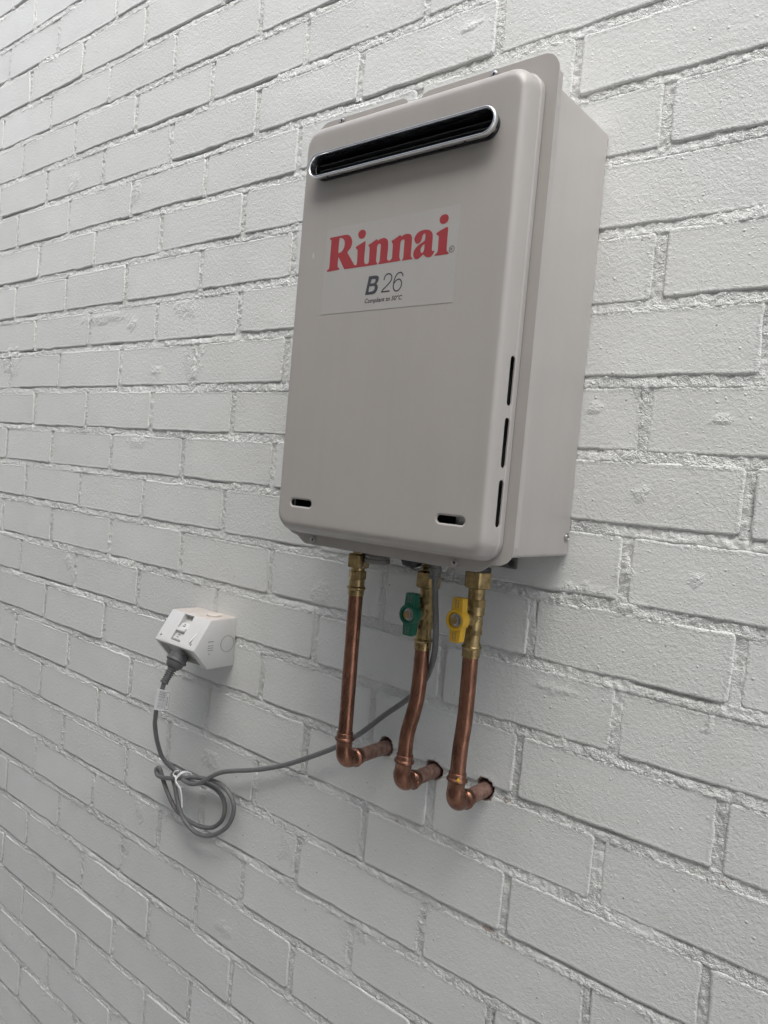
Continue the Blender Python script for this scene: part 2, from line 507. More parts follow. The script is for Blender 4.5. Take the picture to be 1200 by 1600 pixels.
def project(P):
    q = np.asarray(P) - CAM
    z = q @ FWD
    return np.stack([FPX * (q @ RIGHT) / z + 600, FPX * (q @ DOWN) / z + 800, z], -1)

def patches(x, z, spots=True):
    """mortar smears on the face and bare spots in the paint"""
    s = np.zeros_like(x)
    h = np.zeros_like(x)
    wob = 0.8 * fbm(x, z, 90, 31, 3) + 0.45 * fbm(x, z, 260, 37, 2)
    for cx, cz, rx, rz, a in SMEAR:
        q = np.sqrt(((x - cx) / rx) ** 2 + ((z - cz) / rz) ** 2) + 0.75 * wob
        k = np.clip((1.05 - q) / 0.45, 0, 1)
        s = np.maximum(s, k)
        h = np.maximum(h, k * a)
    b = np.zeros_like(x)
    for cx, cz, rx, rz in (BARE if spots else ()):
        q = np.sqrt(((x - cx) / rx) ** 2 + ((z - cz) / rz) ** 2)
        b = np.maximum(b, np.clip(1.3 - q, 0, 1) * 0.66)
    pit = np.zeros_like(x)
    for k, (cx, cz) in enumerate(PIPE_HOLES):
        ang = np.arctan2(z - cz, x - cx)
        rr = 0.0118 + 0.0010 * np.sin(2 * ang + k * 2) + 0.0016 * np.maximum(0, np.sin(ang)) + 0.0016 * fbm(x, z, 160, 51 + k, 2)
        q = np.hypot(x - cx, z - cz)
        pit = np.maximum(pit, np.clip((rr - q) / 0.0015, 0, 1))
        b = np.maximum(b, np.clip((rr + 0.0035 - q) / 0.0025, 0, 1) * 0.9)
        s = np.maximum(s, 0.7 * np.clip((rr + 0.011 - q) / 0.008, 0, 1))
        h = np.maximum(h, 0.8 * np.clip((rr + 0.009 - q) / 0.008, 0, 1))
    return s, h / 1000.0, b, pit

def rough_relief(x, z):
    return 0.0009 * fbm(x, z, 110, 3, 2) + 0.0016 * fbm(x, z, 270, 7, 2, 0.8)

JB, JP = 0.0060, 0.0056             # half thickness of the bed joints and of the perpends

wall = thing("brick_wall", (0.8, 0.0, GROUND), "white painted brick wall that the water heater hangs on", "wall")

def brick_grid(x0, x1, z0, z1, step, seed):
    """front face of one brick with a worn outline, returned as grid of world points"""
    def ax(L):
        e = [0.0, 0.0, 0.0012, 0.0028, 0.0055]
        n = max(2, int(round((L - 0.011) / step)))
        mid = [0.0055 + (L - 0.011) * k / n for k in range(1, n)]
        return np.array(e + mid + [L - q for q in e[::-1]])
    ua, va = ax(x1 - x0), ax(z1 - z0)
    U, V = np.meshgrid(ua, va)
    Lx, Lz = x1 - x0, z1 - z0
    # round the corners
    r = 0.0045 + 0.003 * _hash(np.array([seed]), np.array([1]), 3)[0]
    a = np.where(U < r, (U - r) / r, np.where(U > Lx - r, (U - Lx + r) / r, 0))
    b = np.where(V < r, (V - r) / r, np.where(V > Lz - r, (V - Lz + r) / r, 0))
    U2 = np.where(U < r, r, np.where(U > Lx - r, Lx - r, U)) + r * a * np.sqrt(1 - b * b / 2)
    V2 = np.where(V < r, r, np.where(V > Lz - r, Lz - r, V)) + r * b * np.sqrt(1 - a * a / 2)
    d = np.minimum(np.minimum(U, Lx - U), np.minimum(V, Lz - V))
    X, Z = x0 + U2, z0 + V2
    fade = np.clip(1 - d / 0.02, 0, 1)
    sx = np.sign(U - Lx / 2)
    sz = np.sign(V - Lz / 2)
    wob = fbm(X, Z, 28, 11 + seed % 7, 3, 0.6)
    wob2 = fbm(X, Z, 28, 23 + seed % 5, 3, 0.6)
    X = X + fade * 0.0019 * wob
    Z = Z + fade * 0.0021 * wob2
    H = np.interp(d, [0, 0.0012, 0.0028, 0.0055, 0.01], [-0.0016, -0.0005, -0.0001, 0.0, 0.0])
    nz, nx = U.shape
    ring = np.zeros((nz, nx), bool)
    ring[0, :] = ring[-1, :] = ring[:, 0] = ring[:, -1] = True
    rnd = lambda k: _hash(np.array([seed]), np.array([k]), 77)[0] - 0.5
    H = H + rnd(1) * 0.0014 + rnd(2) * 0.006 * (U / Lx - 0.5) * 0.6 + rnd(3) * 0.0016 * (V / Lz - 0.5)
    H = H + 0.0005 * fbm(X, Z, 22, 41, 3)
    s, h, b, pit = patches(X, Z, False)
    H = H + h * (0.12 + 0.22 * fbm(X, Z, 170, 5, 2)) - pit * 0.016
    H = np.where(ring, -0.014, H)
    edge = np.clip(1 - d / 0.006, 0, 1) * 0.35
    return X, -H, Z, np.maximum(s * 0.42, edge) + 0.09 * _hash(np.array([seed]), np.array([6]), 8)[0], b

def grid_quads(nz, nx, base=0):
    i = np.arange(nz - 1)[:, None] * nx + np.arange(nx - 1)[None, :]
    i = i.ravel() + base
    return np.stack([i, i + 1, i + nx + 1, i + nx], 1)

far_V, far_Q, far_n = [], [], 0
for r in range(ROW0, ROW1 + 1):
    par = (r + 1) % 2
    idx = [i for i in range(-16, 34) if (i - par) % 2 == 0]
    for i in idx:
        x0, x1 = perp_x(r, i) + JP, perp_x(r, i + 2) - JP
        xm = (x0 + x1) / 2
        z0 = float(bed_z(r, xm)) + JB
        z1 = float(bed_z(r + 1, xm)) - JB
        seed = (r + 40) * 100 + i + 30
        jit = lambda k: (_hash(np.array([seed]), np.array([k]), 13)[0] - 0.5)
        x0 += jit(1) * 0.003; x1 += jit(2) * 0.003; z0 += jit(3) * 0.0028; z1 += jit(4) * 0.0028
        if z1 < GROUND or x0 < -1.6 or x1 > 3.6 or z0 > 2.6:
            continue
        c = project([(x0, 0, z0), (x1, 0, z0), (x0, 0, z1), (x1, 0, z1), (xm, 0, (z0 + z1) / 2)])
        ok = (c[:, 2] > 0.05)
        seen = bool(np.any(ok & (c[:, 0] > -10) & (c[:, 0] < 1210) & (c[:, 1] > -10) & (c[:, 1] < 1610)))
        if seen:
            near = min(max(abs((x0 + x1) / 2 - hx) - 0.115, abs((z0 + z1) / 2 - hz) - 0.04) for hx, hz in PIPE_HOLES) < 0.02
            step = 0.0024 if near else (0.0045 if xm > 1.05 else 0.0065)
            X, Y, Z, s, b = brick_grid(x0, x1, z0, z1, step, seed)
            V = np.stack([X.ravel(), Y.ravel(), Z.ravel()], 1)
            from_np("brick", V, grid_quads(*X.shape), M['paint_bare' if b.max() > 0.02 else 'paint'], wall, 60, {"rough": s.ravel(), "bare": b.ravel()}, origin=(xm, 0, (z0 + z1) / 2))
        else:
            X, Y, Z, s, b = brick_grid(x0, x1, z0, z1, 0.06, seed)
            far_V.append(np.stack([X.ravel(), Y.ravel(), Z.ravel()], 1))
            far_Q.append(grid_quads(*X.shape, far_n))
            far_n += X.size
fb = from_np("bricks_beyond", np.concatenate(far_V), np.concatenate(far_Q), M['paint'], wall, 60)
fb["kind"] = "stuff"

# mortar: rough recessed strips
mv, mq, ms, mb, mn = [], [], [], [], 0
def mortar_patch(X, Z, T, vert):
    """T: position across the joint, -1 .. 1 at the brick edges"""
    global mn
    s, h, b, pit = patches(X, Z)
    low = fbm(X, Z, 9, 61, 3)
    H = (-0.0019 if vert else -0.0015) - (0.0007 * np.clip(T, -1.2, 1.2) if not vert else 0.0) + 0.0011 * low + rough_relief(X, Z)
    deep = np.clip((fbm(X, Z, 11, 71, 2) - 0.22) * 3, 0, 1) * np.clip((T - 0.25) * 2.2, 0, 1)      # gaps under some bricks
    H = H - 0.0045 * deep + h * (0.9 + 0.8 * fbm(X, Z, 170, 5, 2)) - pit * 0.016
    H = H - np.clip(np.abs(T) - 1.25, 0, 1) * 0.006
    mv.append(np.stack([X.ravel(), -H.ravel(), Z.ravel()], 1))
    mq.append(grid_quads(*X.shape, mn))
    mn += X.size
    ms.append(np.clip(0.55 + 0.75 * fbm(X, Z, 16, 91, 3), 0.12, 1.0).ravel())
    mb.append(b.ravel())

def x_samples():
    a = np.arange(-0.42, 0.55, 0.0031)
    return np.concatenate([a, np.arange(0.55, 1.10, 0.0026), np.arange(1.10, 1.90, 0.0021)])
XS = x_samples()
for r in range(-17, 14):
    t = np.linspace(-1.9, 1.9, 11)
    Xg, Tg = np.meshgrid(XS, t)
    Zg = bed_z(r, Xg) + Tg * JB
    mortar_patch(Xg, Zg, Tg, False)
    par = (r + 1) % 2
    for i in range(-3, 17):
        if (i - par) % 2:
            continue
        xc = perp_x(r, i)
        if xc < -0.4 or xc > 1.9:
            continue
        za, zb = float(bed_z(r, xc)) + JB * 0.75, float(bed_z(r + 1, xc)) - JB * 0.75
        t = np.linspace(-1.8, 1.8, 10)
        Tg, Zg = np.meshgrid(t, np.linspace(za, zb, 32))
        mortar_patch(xc + Tg * JP, Zg, Tg, True)
mo = from_np("mortar", np.concatenate(mv), np.concatenate(mq), M['paint_bare'], wall, 180, {"rough": np.concatenate(ms), "bare": np.concatenate(mb)})
# plain mortar backing round the part that shows
bk = MB()
for (x0, x1, z0, z1) in ((-1.62, -0.405, GROUND, 2.66), (1.885, 3.62, GROUND, 2.66), (-0.405, 1.885, 1.195, 2.66), (-0.405, 1.885, GROUND, -1.52)):
    bk.add([(x0, 0.0042, z0), (x1, 0.0042, z0), (x1, 0.0042, z1), (x0, 0.0042, z1)], [(0, 1, 2, 3)])
bk.add([(-1.62, 0.03, GROUND), (3.62, 0.03, GROUND), (3.62, 0.03, 2.66), (-1.62, 0.03, 2.66)], [(0, 1, 2, 3)])
bk.build("mortar_backing", M['paint'], wall, 0, fix=False)

# ------------------------------------------------------------------ ground and an unseen wall added to shade the brick wall
def ground_material():
    mt, nt, b = mat_new("concrete_path")
    pos = N(nt, "NewGeometry").outputs["Position"]
    n1 = noise(nt, pos, 3, 5, 0.6)
    nt.links.new(mixcol(nt, n1, (0.44, 0.432, 0.415), (0.52, 0.51, 0.49)), b.inputs["Base Color"])
    b.inputs["Roughness"].default_value = 0.85
    bp = N(nt, "Bump", Strength=0.5, Distance=1.0)
    nt.links.new(math_node(nt, 'MULTIPLY', noise(nt, pos, 150, 3), 0.002), bp.inputs["Height"])
    nt.links.new(bp.outputs[0], b.inputs["Normal"])
    return mt
gm = MB()
gm.add([(-60, -60, GROUND), (60, -60, GROUND), (60, 0.03, GROUND), (-60, 0.03, GROUND)], [(0, 1, 2, 3)])
g = gm.build("ground", ground_material(), None, 0, fix=False)
g["kind"] = "structure"

M['shade_wall_render'] = simple("grey_render", (0.42, 0.39, 0.355), 0.8, 0.0, 0.25, 9, 0.003, 60)
FY, FTOP = -1.60, 2.25  # added wall, out of view: blocks low sky so the bricks darken downwards
opp = thing("added_shade_wall", (1.3, FY, GROUND), "plain rendered wall added out of view behind the camera, shading the lower brick wall", "wall")
MB().box(-7.0, 4.3, FY - 0.11, FY, GROUND, FTOP, 0.005).build("wall_face", M['shade_wall_render'], opp, 30)
MB().box(-7.02, 4.32, FY - 0.135, FY + 0.025, FTOP, FTOP + 0.07, 0.008).build("coping", M['shade_wall_render'], opp, 30)

GLYPH = {
  'rin': [[(1004,10139),(1121,10182),(2491,10203),(3363,10219),(3839,10195),(4247,10055),(4597,9722),(4802,9296),(4776,8843),(4587,8467),(4231,8167),(4169,8031),(4629,7433),(5083,6866),(5443,6427),(5590,6354),(5759,6364),(5859,6495),(5850,7233),(5805,8089),(5698,8216),(5441,8446),(5580,8571),(6312,8846),(6859,9030),(6965,8960),(6989,8226),(6966,7441),(7005,6649),(7123,6411),(7365,6271),(7583,6331),(7749,6509),(7734,7294),(7689,8139),(7623,8259),(7468,8503),(7839,8651),(8543,8967),(8623,9016),(8773,8985),(8938,8825),(9108,8941),(9607,9030),(9974,8982),(10321,8783),(10462,8490),(10538,7822),(10518,7057),(10524,6562),(10670,6354),(10856,6288),(11098,6359),(11253,6560),(11240,7299),(11217,8120),(11130,8268),(10975,8506),(11367,8673),(12137,9016),(12280,8986),(12402,8834),(12598,8943),(13004,9034),(13419,9010),(13743,8870),(13933,8577),(13974,8037),(13982,7181),(13998,6429),(14138,6279),(14285,6182),(14192,6102),(12749,6073),(12773,6168),(12899,6289),(12924,6555),(12908,7312),(12899,8122),(12854,8397),(12720,8479),(12516,8441),(12343,8247),(12320,7709),(12322,6951),(12351,6514),(12482,6282),(12531,6158),(12502,6107),(10808,6080),(9253,6072),(9244,6156),(9373,6307),(9421,6523),(9418,7188),(9399,8185),(9357,8356),(9201,8442),(8987,8403),(8848,8144),(8860,7587),(8861,6810),(8880,6446),(9052,6233),(9083,6090),(8998,6061),(7138,6064),(3966,6061),(3841,6115),(3369,6772),(2796,7588),(2699,7600),(2689,7137),(2724,6495),(2860,6353),(3071,6255),(3008,6117),(1076,6041),(959,6130),(970,6246),(1246,6334),(1314,6590),(1307,7761),(1309,8930),(1312,9806),(1063,9985)],[(2687,9888),(2881,9938),(3212,9819),(3477,9583),(3598,9222),(3572,8765),(3339,8390),(3044,8195),(2666,8154),(2639,8592),(2631,9346)]],
  'dot1': [[(6394,10443),(6711,10315),(6890,10065),(6888,9756),(6730,9497),(6400,9399),(6092,9440),(5824,9645),(5693,9917),(5737,10194),(6018,10410)]],
  'a': [[(14395,8018),(14296,8298),(14397,8604),(14635,8891),(15017,9078),(15543,9148),(16011,9115),(16423,8963),(16713,8714),(16848,8381),(16880,7802),(16885,7173),(16893,6806),(16977,6639),(17236,6659),(17247,6554),(17112,6308),(16877,6075),(16490,6015),(16146,6134),(15893,6322),(15716,6422),(15408,6194),(15027,5999),(14756,6014),(14499,6193),(14351,6477),(14329,6800),(14492,7153),(14861,7480),(15304,7716),(15621,7860),(15778,7945),(15829,8255),(15820,8572),(15689,8738),(15559,8713),(15420,8468),(15354,8159),(15249,7908),(15032,7750),(14802,7700),(14553,7812)],[(15789,7548),(15568,7444),(15389,7255),(15304,7001),(15344,6757),(15529,6603),(15716,6712),(15804,6939),(15815,7202)]],
  'i': [[(17320,8527),(17624,8693),(18241,8919),(18643,9028),(18843,8938),(18862,8369),(18871,7543),(18892,6612),(18928,6453),(19106,6277),(19214,6161),(19161,6064),(17398,6076),(17325,6153),(17501,6314),(17678,6475),(17711,6758),(17694,7488),(17689,8113),(17612,8227),(17367,8390)]],
  'dot2': [[(18294,10451),(18590,10365),(18774,10131),(18803,9870),(18674,9605),(18374,9442),(18056,9436),(17750,9584),(17606,9838),(17623,10147),(17853,10398)]],
  'B': [[(7986,4775),(8940,4788),(9339,4723),(9523,4532),(9524,4236),(9394,3953),(9214,3822),(9434,3604),(9496,3352),(9404,3015),(9175,2738),(8793,2633),(7599,2636)],[(8445,4401),(8984,4398),(9076,4280),(8995,4016),(8778,3913),(8303,3918)],[(8169,3583),(8813,3602),(9009,3495),(9018,3247),(8815,3018),(8557,2966),(8097,2942)]],
}
STROKE = {
  '2': [(10345,4116),(10404,4443),(10629,4714),(10971,4786),(11302,4670),(11477,4409),(11462,4095),(11245,3775),(10722,3337),(10308,3032),(10146,2762),(11325,2794)],
  '6': [(13126,4276),(13069,4513),(12860,4717),(12607,4762),(12279,4642),(12007,4283),(11866,3861),(11813,3333),(11903,2985),(12118,2748),(12374,2701),(12675,2795),(12947,3131),(13010,3558),(12796,3915),(12505,4016),(12175,3904),(11884,3593)],
}

# paths of the cord, measured
COIL = [(0.7509, -0.045, -0.5565), (0.7415, -0.03, -0.5918), (0.7557, -0.022, -0.6193), (0.7823, -0.016, -0.6373), (0.8086, -0.015, -0.644), (0.8383, -0.014, -0.6417), (0.8652, -0.012, -0.6345), (0.8977, -0.01, -0.6385), (0.9156, -0.01, -0.6543), (0.9126, -0.01, -0.6803), (0.8887, -0.01, -0.7033), (0.8548, -0.012, -0.7124), (0.8237, -0.016, -0.7101), (0.7933, -0.018, -0.7006), (0.7718, -0.02, -0.6809), (0.7564, -0.022, -0.6589), (0.7471, -0.024, -0.6421), (0.7401, -0.026, -0.6438), (0.7451, -0.027, -0.653), (0.7658, -0.026, -0.6523), (0.8049, -0.024, -0.6413), (0.8472, -0.022, -0.627), (0.8836, -0.02, -0.6193), (0.9163, -0.019, -0.6192), (0.9401, -0.018, -0.6315), (0.9484, -0.018, -0.65), (0.94, -0.019, -0.6771), (0.9157, -0.02, -0.7004), (0.8871, -0.021, -0.715), (0.8562, -0.022, -0.7184), (0.8275, -0.024, -0.7064), (0.8091, -0.024, -0.6869), (0.7942, -0.022, -0.6632), (0.7818, -0.02, -0.648), (0.7774, -0.016, -0.6412), (0.7884, -0.012, -0.6446)]
COIL2 = [(0.8311, -0.03, -0.6368), (0.8539, -0.032, -0.6337), (0.8751, -0.03, -0.6239), (0.895, -0.026, -0.6085), (0.9171, -0.022, -0.5954), (0.9437, -0.018, -0.5859), (0.9764, -0.016, -0.5752), (1.016, -0.014, -0.5601), (1.0557, -0.014, -0.542), (1.1026, -0.016, -0.5165), (1.164, -0.02, -0.4803)]
CUP = [(1.249, -0.026, -0.4108), (1.2954, -0.034, -0.3728), (1.326, -0.046, -0.3398), (1.347, -0.062, -0.3065), (1.3584, -0.078, -0.2703), (1.3593, -0.088, -0.2221), (1.3559, -0.088, -0.1835)]
# ------------------------------------------------------------------ water heater
HX0, HX1 = 1.1365, 1.4857            # flange
HC = (HX0 + HX1) / 2
YF = -0.133                          # flange plane
YC = -0.168                          # face of the cover
heater = thing("water_heater", (HC, 0, -0.181), "beige-grey instant gas water heater with red lettering, hung on the brick wall", "water heater")

# casing: deep box against the wall, its front open behind the cover
casing = MB()
out_r = rrect(HX0 + 0.002, HX1 - 0.0022, -0.1600, 0.3370, 0.004, 3)
casing.rings([[(x, -0.001, z) for x, z in out_r], [(x, YF + 0.0015, z) for x, z in out_r]])
casing_o = casing.build("casing", M['enamel'], heater, 35)

# front cover: flange plate with tabs, then the domed pressing; one shell so the slots can be cut through
def cover_outline():
    P = []
    # from lower right corner, counter-clockwise seen from the front (x right, z up)
    def arc(cx, cz, r, a0, a1, n=8):
        for k in range(n + 1):
            t = math.radians(a0 + (a1 - a0) * k / n)
            P.append((cx + r * math.cos(t), cz + r * math.sin(t)))
    zb, zt, zc = -0.1805, 0.3690, -0.1700
    arc(HX1 - 0.020, zc + 0.020, 0.020, -90, 0)
    arc(HX1 - 0.020, zt - 0.020, 0.020, 0, 90)
    xg0, xg1, zg = 1.2835, 1.3060, 0.3520
    P.append((xg1 + 0.010, zt)); P.append((xg1 + 0.004, zt - 0.002)); P.append((xg1 - 0.002, zt - 0.008)); P.append((xg1 - 0.006, zg))
    P.append((xg0 + 0.008, zg)); P.append((xg0 + 0.004, zt - 0.008)); P.append((xg0, zt - 0.002)); P.append((xg0 - 0.006, zt))
    arc(HX0 + 0.020, zt - 0.020, 0.020, 90, 180)
    arc(HX0 + 0.020, zc + 0.020, 0.020, 180, 262)
    for k in range(1, 7):               # s-curve down to the tongue
        t = k / 6
        P.append((HX0 + 0.019 + 0.022 * t, zc - (zc - zb) * (t * t * (3 - 2 * t))))
    for k in range(0, 7):
        t = k / 6
        P.append((HX1 - 0.044 + 0.022 * t, zb + (zc - zb) * (t * t * (3 - 2 * t))))
    return P
fl = cover_outline()
flange = MB()
flange.prism(fl, lambda x, z: (x, YF, z), lambda x, z: (x, YF + 0.0022, z))
# turned-back skirts along both sides
for xa, xb in ((HX1 - 0.0022, HX1), (HX0, HX0 + 0.0022)):
    flange.box(xa, xb, YF + 0.0023, YF + 0.0095, -0.149, 0.348)
DX0, DX1, DZ0, DZ1 = 1.1500, 1.4727, -0.1670, 0.3500
def dome_ring(ix, iz, y, grow=0.0):
    r = max(0.004, 0.024 - 0.35 * (ix + iz))
    return [(x, y, z) for x, z in rrect(DX0 + ix - grow, DX1 - ix + grow, DZ0 + iz - grow, DZ1 - iz + grow, r, 9)]
prof = [(0.0, 0.0, YF - 0.0012), (0.0, 0.0, YF - 0.0075), (0.0004, 0.0004, YF - 0.0085), (0.0010, 0.0012, YF - 0.0093)]
ya = YF - 0.0190
prof.append((0.0022, 0.0030, ya))
for k in range(1, 11):
    t = math.radians(9 * k)
    prof.append((0.0022 + 0.0075 * (1 - math.cos(t)), 0.0030 + 0.0135 * (1 - math.cos(t)), ya + (YC - ya) * math.sin(t)))
prof.append((0.0022 + 0.0075 + 0.004, 0.0030 + 0.0135 + 0.004, YC))
dome = MB()
outer = [dome_ring(ix, iz, y) for ix, iz, y in prof]
inner = [dome_ring(ix + 0.0013, iz + 0.0013, min(y + 0.0013, YF - 0.0012)) for ix, iz, y in prof]
n = len(outer[0])
R_all = outer[::-1] + inner
b0 = 0
dome.rings(R_all, cap0=False, cap1=False)
m_in = len(outer)
# close: face (outer top ring) and inner top ring
dome.f.append(tuple(range(0, n)))
last = (len(R_all) - 1) * n
dome.f.append(tuple(last + k for k in range(n))[::-1])
cover = dome.build("front_cover", M['enamel'], heater, 32)

def cutter(rings):
    mb = MB()
    mb.rings(rings)
    return mb.build("cutter", None, None, 0)
SLOTX = [(1.1973, -0.1267), (1.4256, -0.1252)]
cuts = []
for cx, cz in SLOTX:
    rs = []
    for y, g in ((YC - 0.001, 0.0028), (YC, 0.0020), (YC + 0.0007, 0.0007), (YC + 0.0012, 0.0), (YC + 0.012, 0.0)):
        rs.append([(x, y, z) for x, z in capsule(cx, cz, 0.0180 + g, 0.0043 + g, 8)])
    cuts.append(cutter(rs))
for za, zb in ((0.0520, -0.0003), (-0.0125, -0.0656), (-0.0780, -0.1285)):
    rs = []
    for x in (DX1 - 0.012, DX1 + 0.01):
        rs.append([(x, y, z) for y, z in capsule(-0.1462, (za + zb) / 2, abs(za - zb) / 2, 0.0040, 8, True)])
    cuts.append(cutter(rs))
cuts.append(cutter([[(x, y, z) for x, z in capsule(HC, 0.2882, 0.1306, 0.0123, 14)] for y in (YC - 0.004, YC + 0.006)]))
for c in cuts:
    md = cover.modifiers.new("cut", 'BOOLEAN')
    md.operation = 'DIFFERENCE'
    md.solver = 'EXACT'
    md.object = c
bpy.context.view_layer.update()
dg = bpy.context.evaluated_depsgraph_get()
me2 = bpy.data.meshes.new_from_object(cover.evaluated_get(dg))
cover.modifiers.clear()
cover.data = me2
me2.name = "front_cover"
me2.polygons.foreach_set("use_smooth", [True] * len(me2.polygons))
me2.set_sharp_from_angle(angle=math.radians(18))
for c in cuts:
    bpy.data.objects.remove(c)
flange.build("flange", M['enamel'], cover, 30, bevel=0.0)
MB().box(HX0 + 0.02, HX1 - 0.02, YF - 0.0040, YF - 0.0010, -0.150, 0.335).build("inner_panel", M['inner'], heater, 0)
MB().box(1.422, 1.452, YF - 0.020, YF - 0.0041, -0.140, -0.100, 0.001).build("inner_bracket", M['screw'], heater, 30)

# flue terminal
FZ = 0.2882
def cap_ring(hw, hh, y):
    return [(x, y, z) for x, z in capsule(HC, FZ, hw, hh, 14)]
fr = MB()
RR = [cap_ring(0.1300, 0.0128, YC + 0.004), cap_ring(0.1300, 0.0128, YC - 0.0055), cap_ring(0.1322, 0.0140, YC - 0.0070), cap_ring(0.1342, 0.0152, YC - 0.0088)]
for k in range(13):                 # rolled lip
    t = math.radians(-35 + 17.5 * k)
    RR.append(cap_ring(0.1334 + 0.0019 * math.cos(t), 0.0137 + 0.0019 * math.cos(t), YC - 0.0118 - 0.0040 * math.sin(t)))
RR.append(cap_ring(0.1305, 0.0110, YC - 0.0060))
fr.rings(RR, cap0=False, cap1=False)
flue = fr.build("flue_terminal", M['stainless'], heater, 50)
ins = MB()
ins.rings([cap_ring(0.1304, 0.01095, YC - 0.0064), cap_ring(0.1290, 0.0103, YC + 0.016)], cap0=False, cap1=True)
ins.build("flue_opening", M['flue_dark'], flue, 40)
for dz, w in ((-0.0035, 0.0005), (0.0030, 0.0004)):
    MB().box(HC - 0.124, HC + 0.124, YC - 0.005, YC + 0.012, FZ + dz - w, FZ + dz + w).build("baffle", M['inner'], flue, 0)
sk = MB()
sk.rings([cap_ring(0.1318, 0.0146, YC - 0.0002), cap_ring(0.1318, 0.0146, YC - 0.0012), cap_ring(0.1302, 0.0134, YC - 0.0016)], cap0=False, cap1=False)
sk.build("gasket", M['black'], flue, 40)
for xx in (1.2085, 1.4085):
    MB().lathe((xx, YC - 0.0112, FZ - 0.01600), [(0, 0.0016), (0.0006, 0.0016)], axis=(0, -0.45, -0.9), seg=12).build("drain_hole", M['black'], flue, 0)

# sticker and lettering
SZ = 0.0003
MB().box(1.2045, 1.4025, YC - SZ, YC + 0.0002, 0.1080, 0.2128).build("sticker", M['sticker'], heater, 0)
sticker = [o for o in heater.children if o.name.startswith("sticker")][0]

def flat_curve(name, loops, mat, parent, y, thick=0.00005, xf=None):
    cu = bpy.data.curves.new(name, 'CURVE')
    cu.dimensions = '2D'
    cu.fill_mode = 'BOTH'
    cu.extrude = thick
    for lp in loops:
        sp = cu.splines.new('POLY')
        sp.points.add(len(lp) - 1)
        for q, (x, z) in zip(sp.points, lp):
            q.co = (x, z, 0, 1)
        sp.use_cyclic_u = True
    return curve_to_mesh(name, cu, mat, parent, y, thick)

def curve_to_mesh(name, cu, mat, parent, y, thick):
    tmp = bpy.data.objects.new("tmp_curve", cu)
    col.objects.link(tmp)
    bpy.context.view_layer.update()
    dg = bpy.context.evaluated_depsgraph_get()
    me = bpy.data.meshes.new_from_object(tmp.evaluated_get(dg))
    bpy.data.objects.remove(tmp)
    co = np.zeros(len(me.vertices) * 3, np.float32)
    me.vertices.foreach_get("co", co)
    co = co.reshape(-1, 3)
    W = np.stack([co[:, 0], y - co[:, 2], co[:, 1]], 1)
    c = (W.min(0) + W.max(0)) / 2
    me.vertices.foreach_set("co", (W - c).astype(np.float32).ravel())
    me.name = name
    me.materials.clear()
    finish(me, mat, 0)
    return link(bpy.data.objects.new(name, me), parent, c)

def rounded(lp, k=3):
    """closed Catmull-Rom through the traced points, tightened so the corners stay"""
    P = np.array(lp, float)
    n = len(P)
    out = []
    for i in range(n):
        a, b, c, e = P[i - 1], P[i], P[(i + 1) % n], P[(i + 2) % n]
        for j in range(k):
            t = j / k
            m0, m1 = 0.36 * (c - a), 0.36 * (e - b)
            L = np.linalg.norm(c - b)
            for mm in (m0, m1):
                q = np.linalg.norm(mm)
                if q > L:
                    mm *= L / q
            out.append(tuple((2 * t**3 - 3 * t**2 + 1) * b + (t**3 - 2 * t**2 + t) * m0 + (-2 * t**3 + 3 * t**2) * c + (t**3 - t**2) * m1))
    return out

def gl(lp):
    return [(1.2 + x / 1e5, 0.1 + z / 1e5) for x, z in lp]
YL = YC - SZ - 0.00012
for k in ('rin', 'dot1', 'a', 'i', 'dot2'):
    flat_curve("red_lettering", [rounded(gl(l)) for l in GLYPH[k]], M['red'], sticker, YL)
flat_curve("dark_letter", [gl(l) for l in GLYPH['B']], M['navy'], sticker, YL)
def stroke_loop(lp, w):
    P = [np.array((p[0], 0, p[1])) for p in gl(lp)]
    P = np.array(smooth_path(P, 0.0006))[:, [0, 2]]
    T = np.gradient(P, axis=0)
    T /= np.linalg.norm(T, axis=1)[:, None] + 1e-12
    Nn = np.stack([-T[:, 1], T[:, 0]], 1)
    return P + Nn * w, P - Nn * w
def ribbon(name, lp, w, mat, parent, y):
    A, B = stroke_loop(lp, w)
    V = np.concatenate([np.stack([A[:, 0], np.full(len(A), y), A[:, 1]], 1), np.stack([B[:, 0], np.full(len(B), y), B[:, 1]], 1)])
    n = len(A)
    i = np.arange(n - 1)
    return from_np(name, V, np.stack([i, i + 1, n + i + 1, n + i], 1), mat, parent, 0)
s2 = STROKE['2']
ribbon("dark_digit", s2[:-1], 0.00078, M['navy'], sticker, YL)
p_a, p_b = gl(s2[-2:])
MB().box(p_a[0] - 0.0008, p_b[0], YL - 0.00004, YL + 0.0001, p_b[1] - 0.0008, p_b[1] + 0.0007).build("dark_digit", M['navy'], sticker, 0)
ribbon("dark_digit", STROKE['6'], 0.00078, M['navy'], sticker, YL)

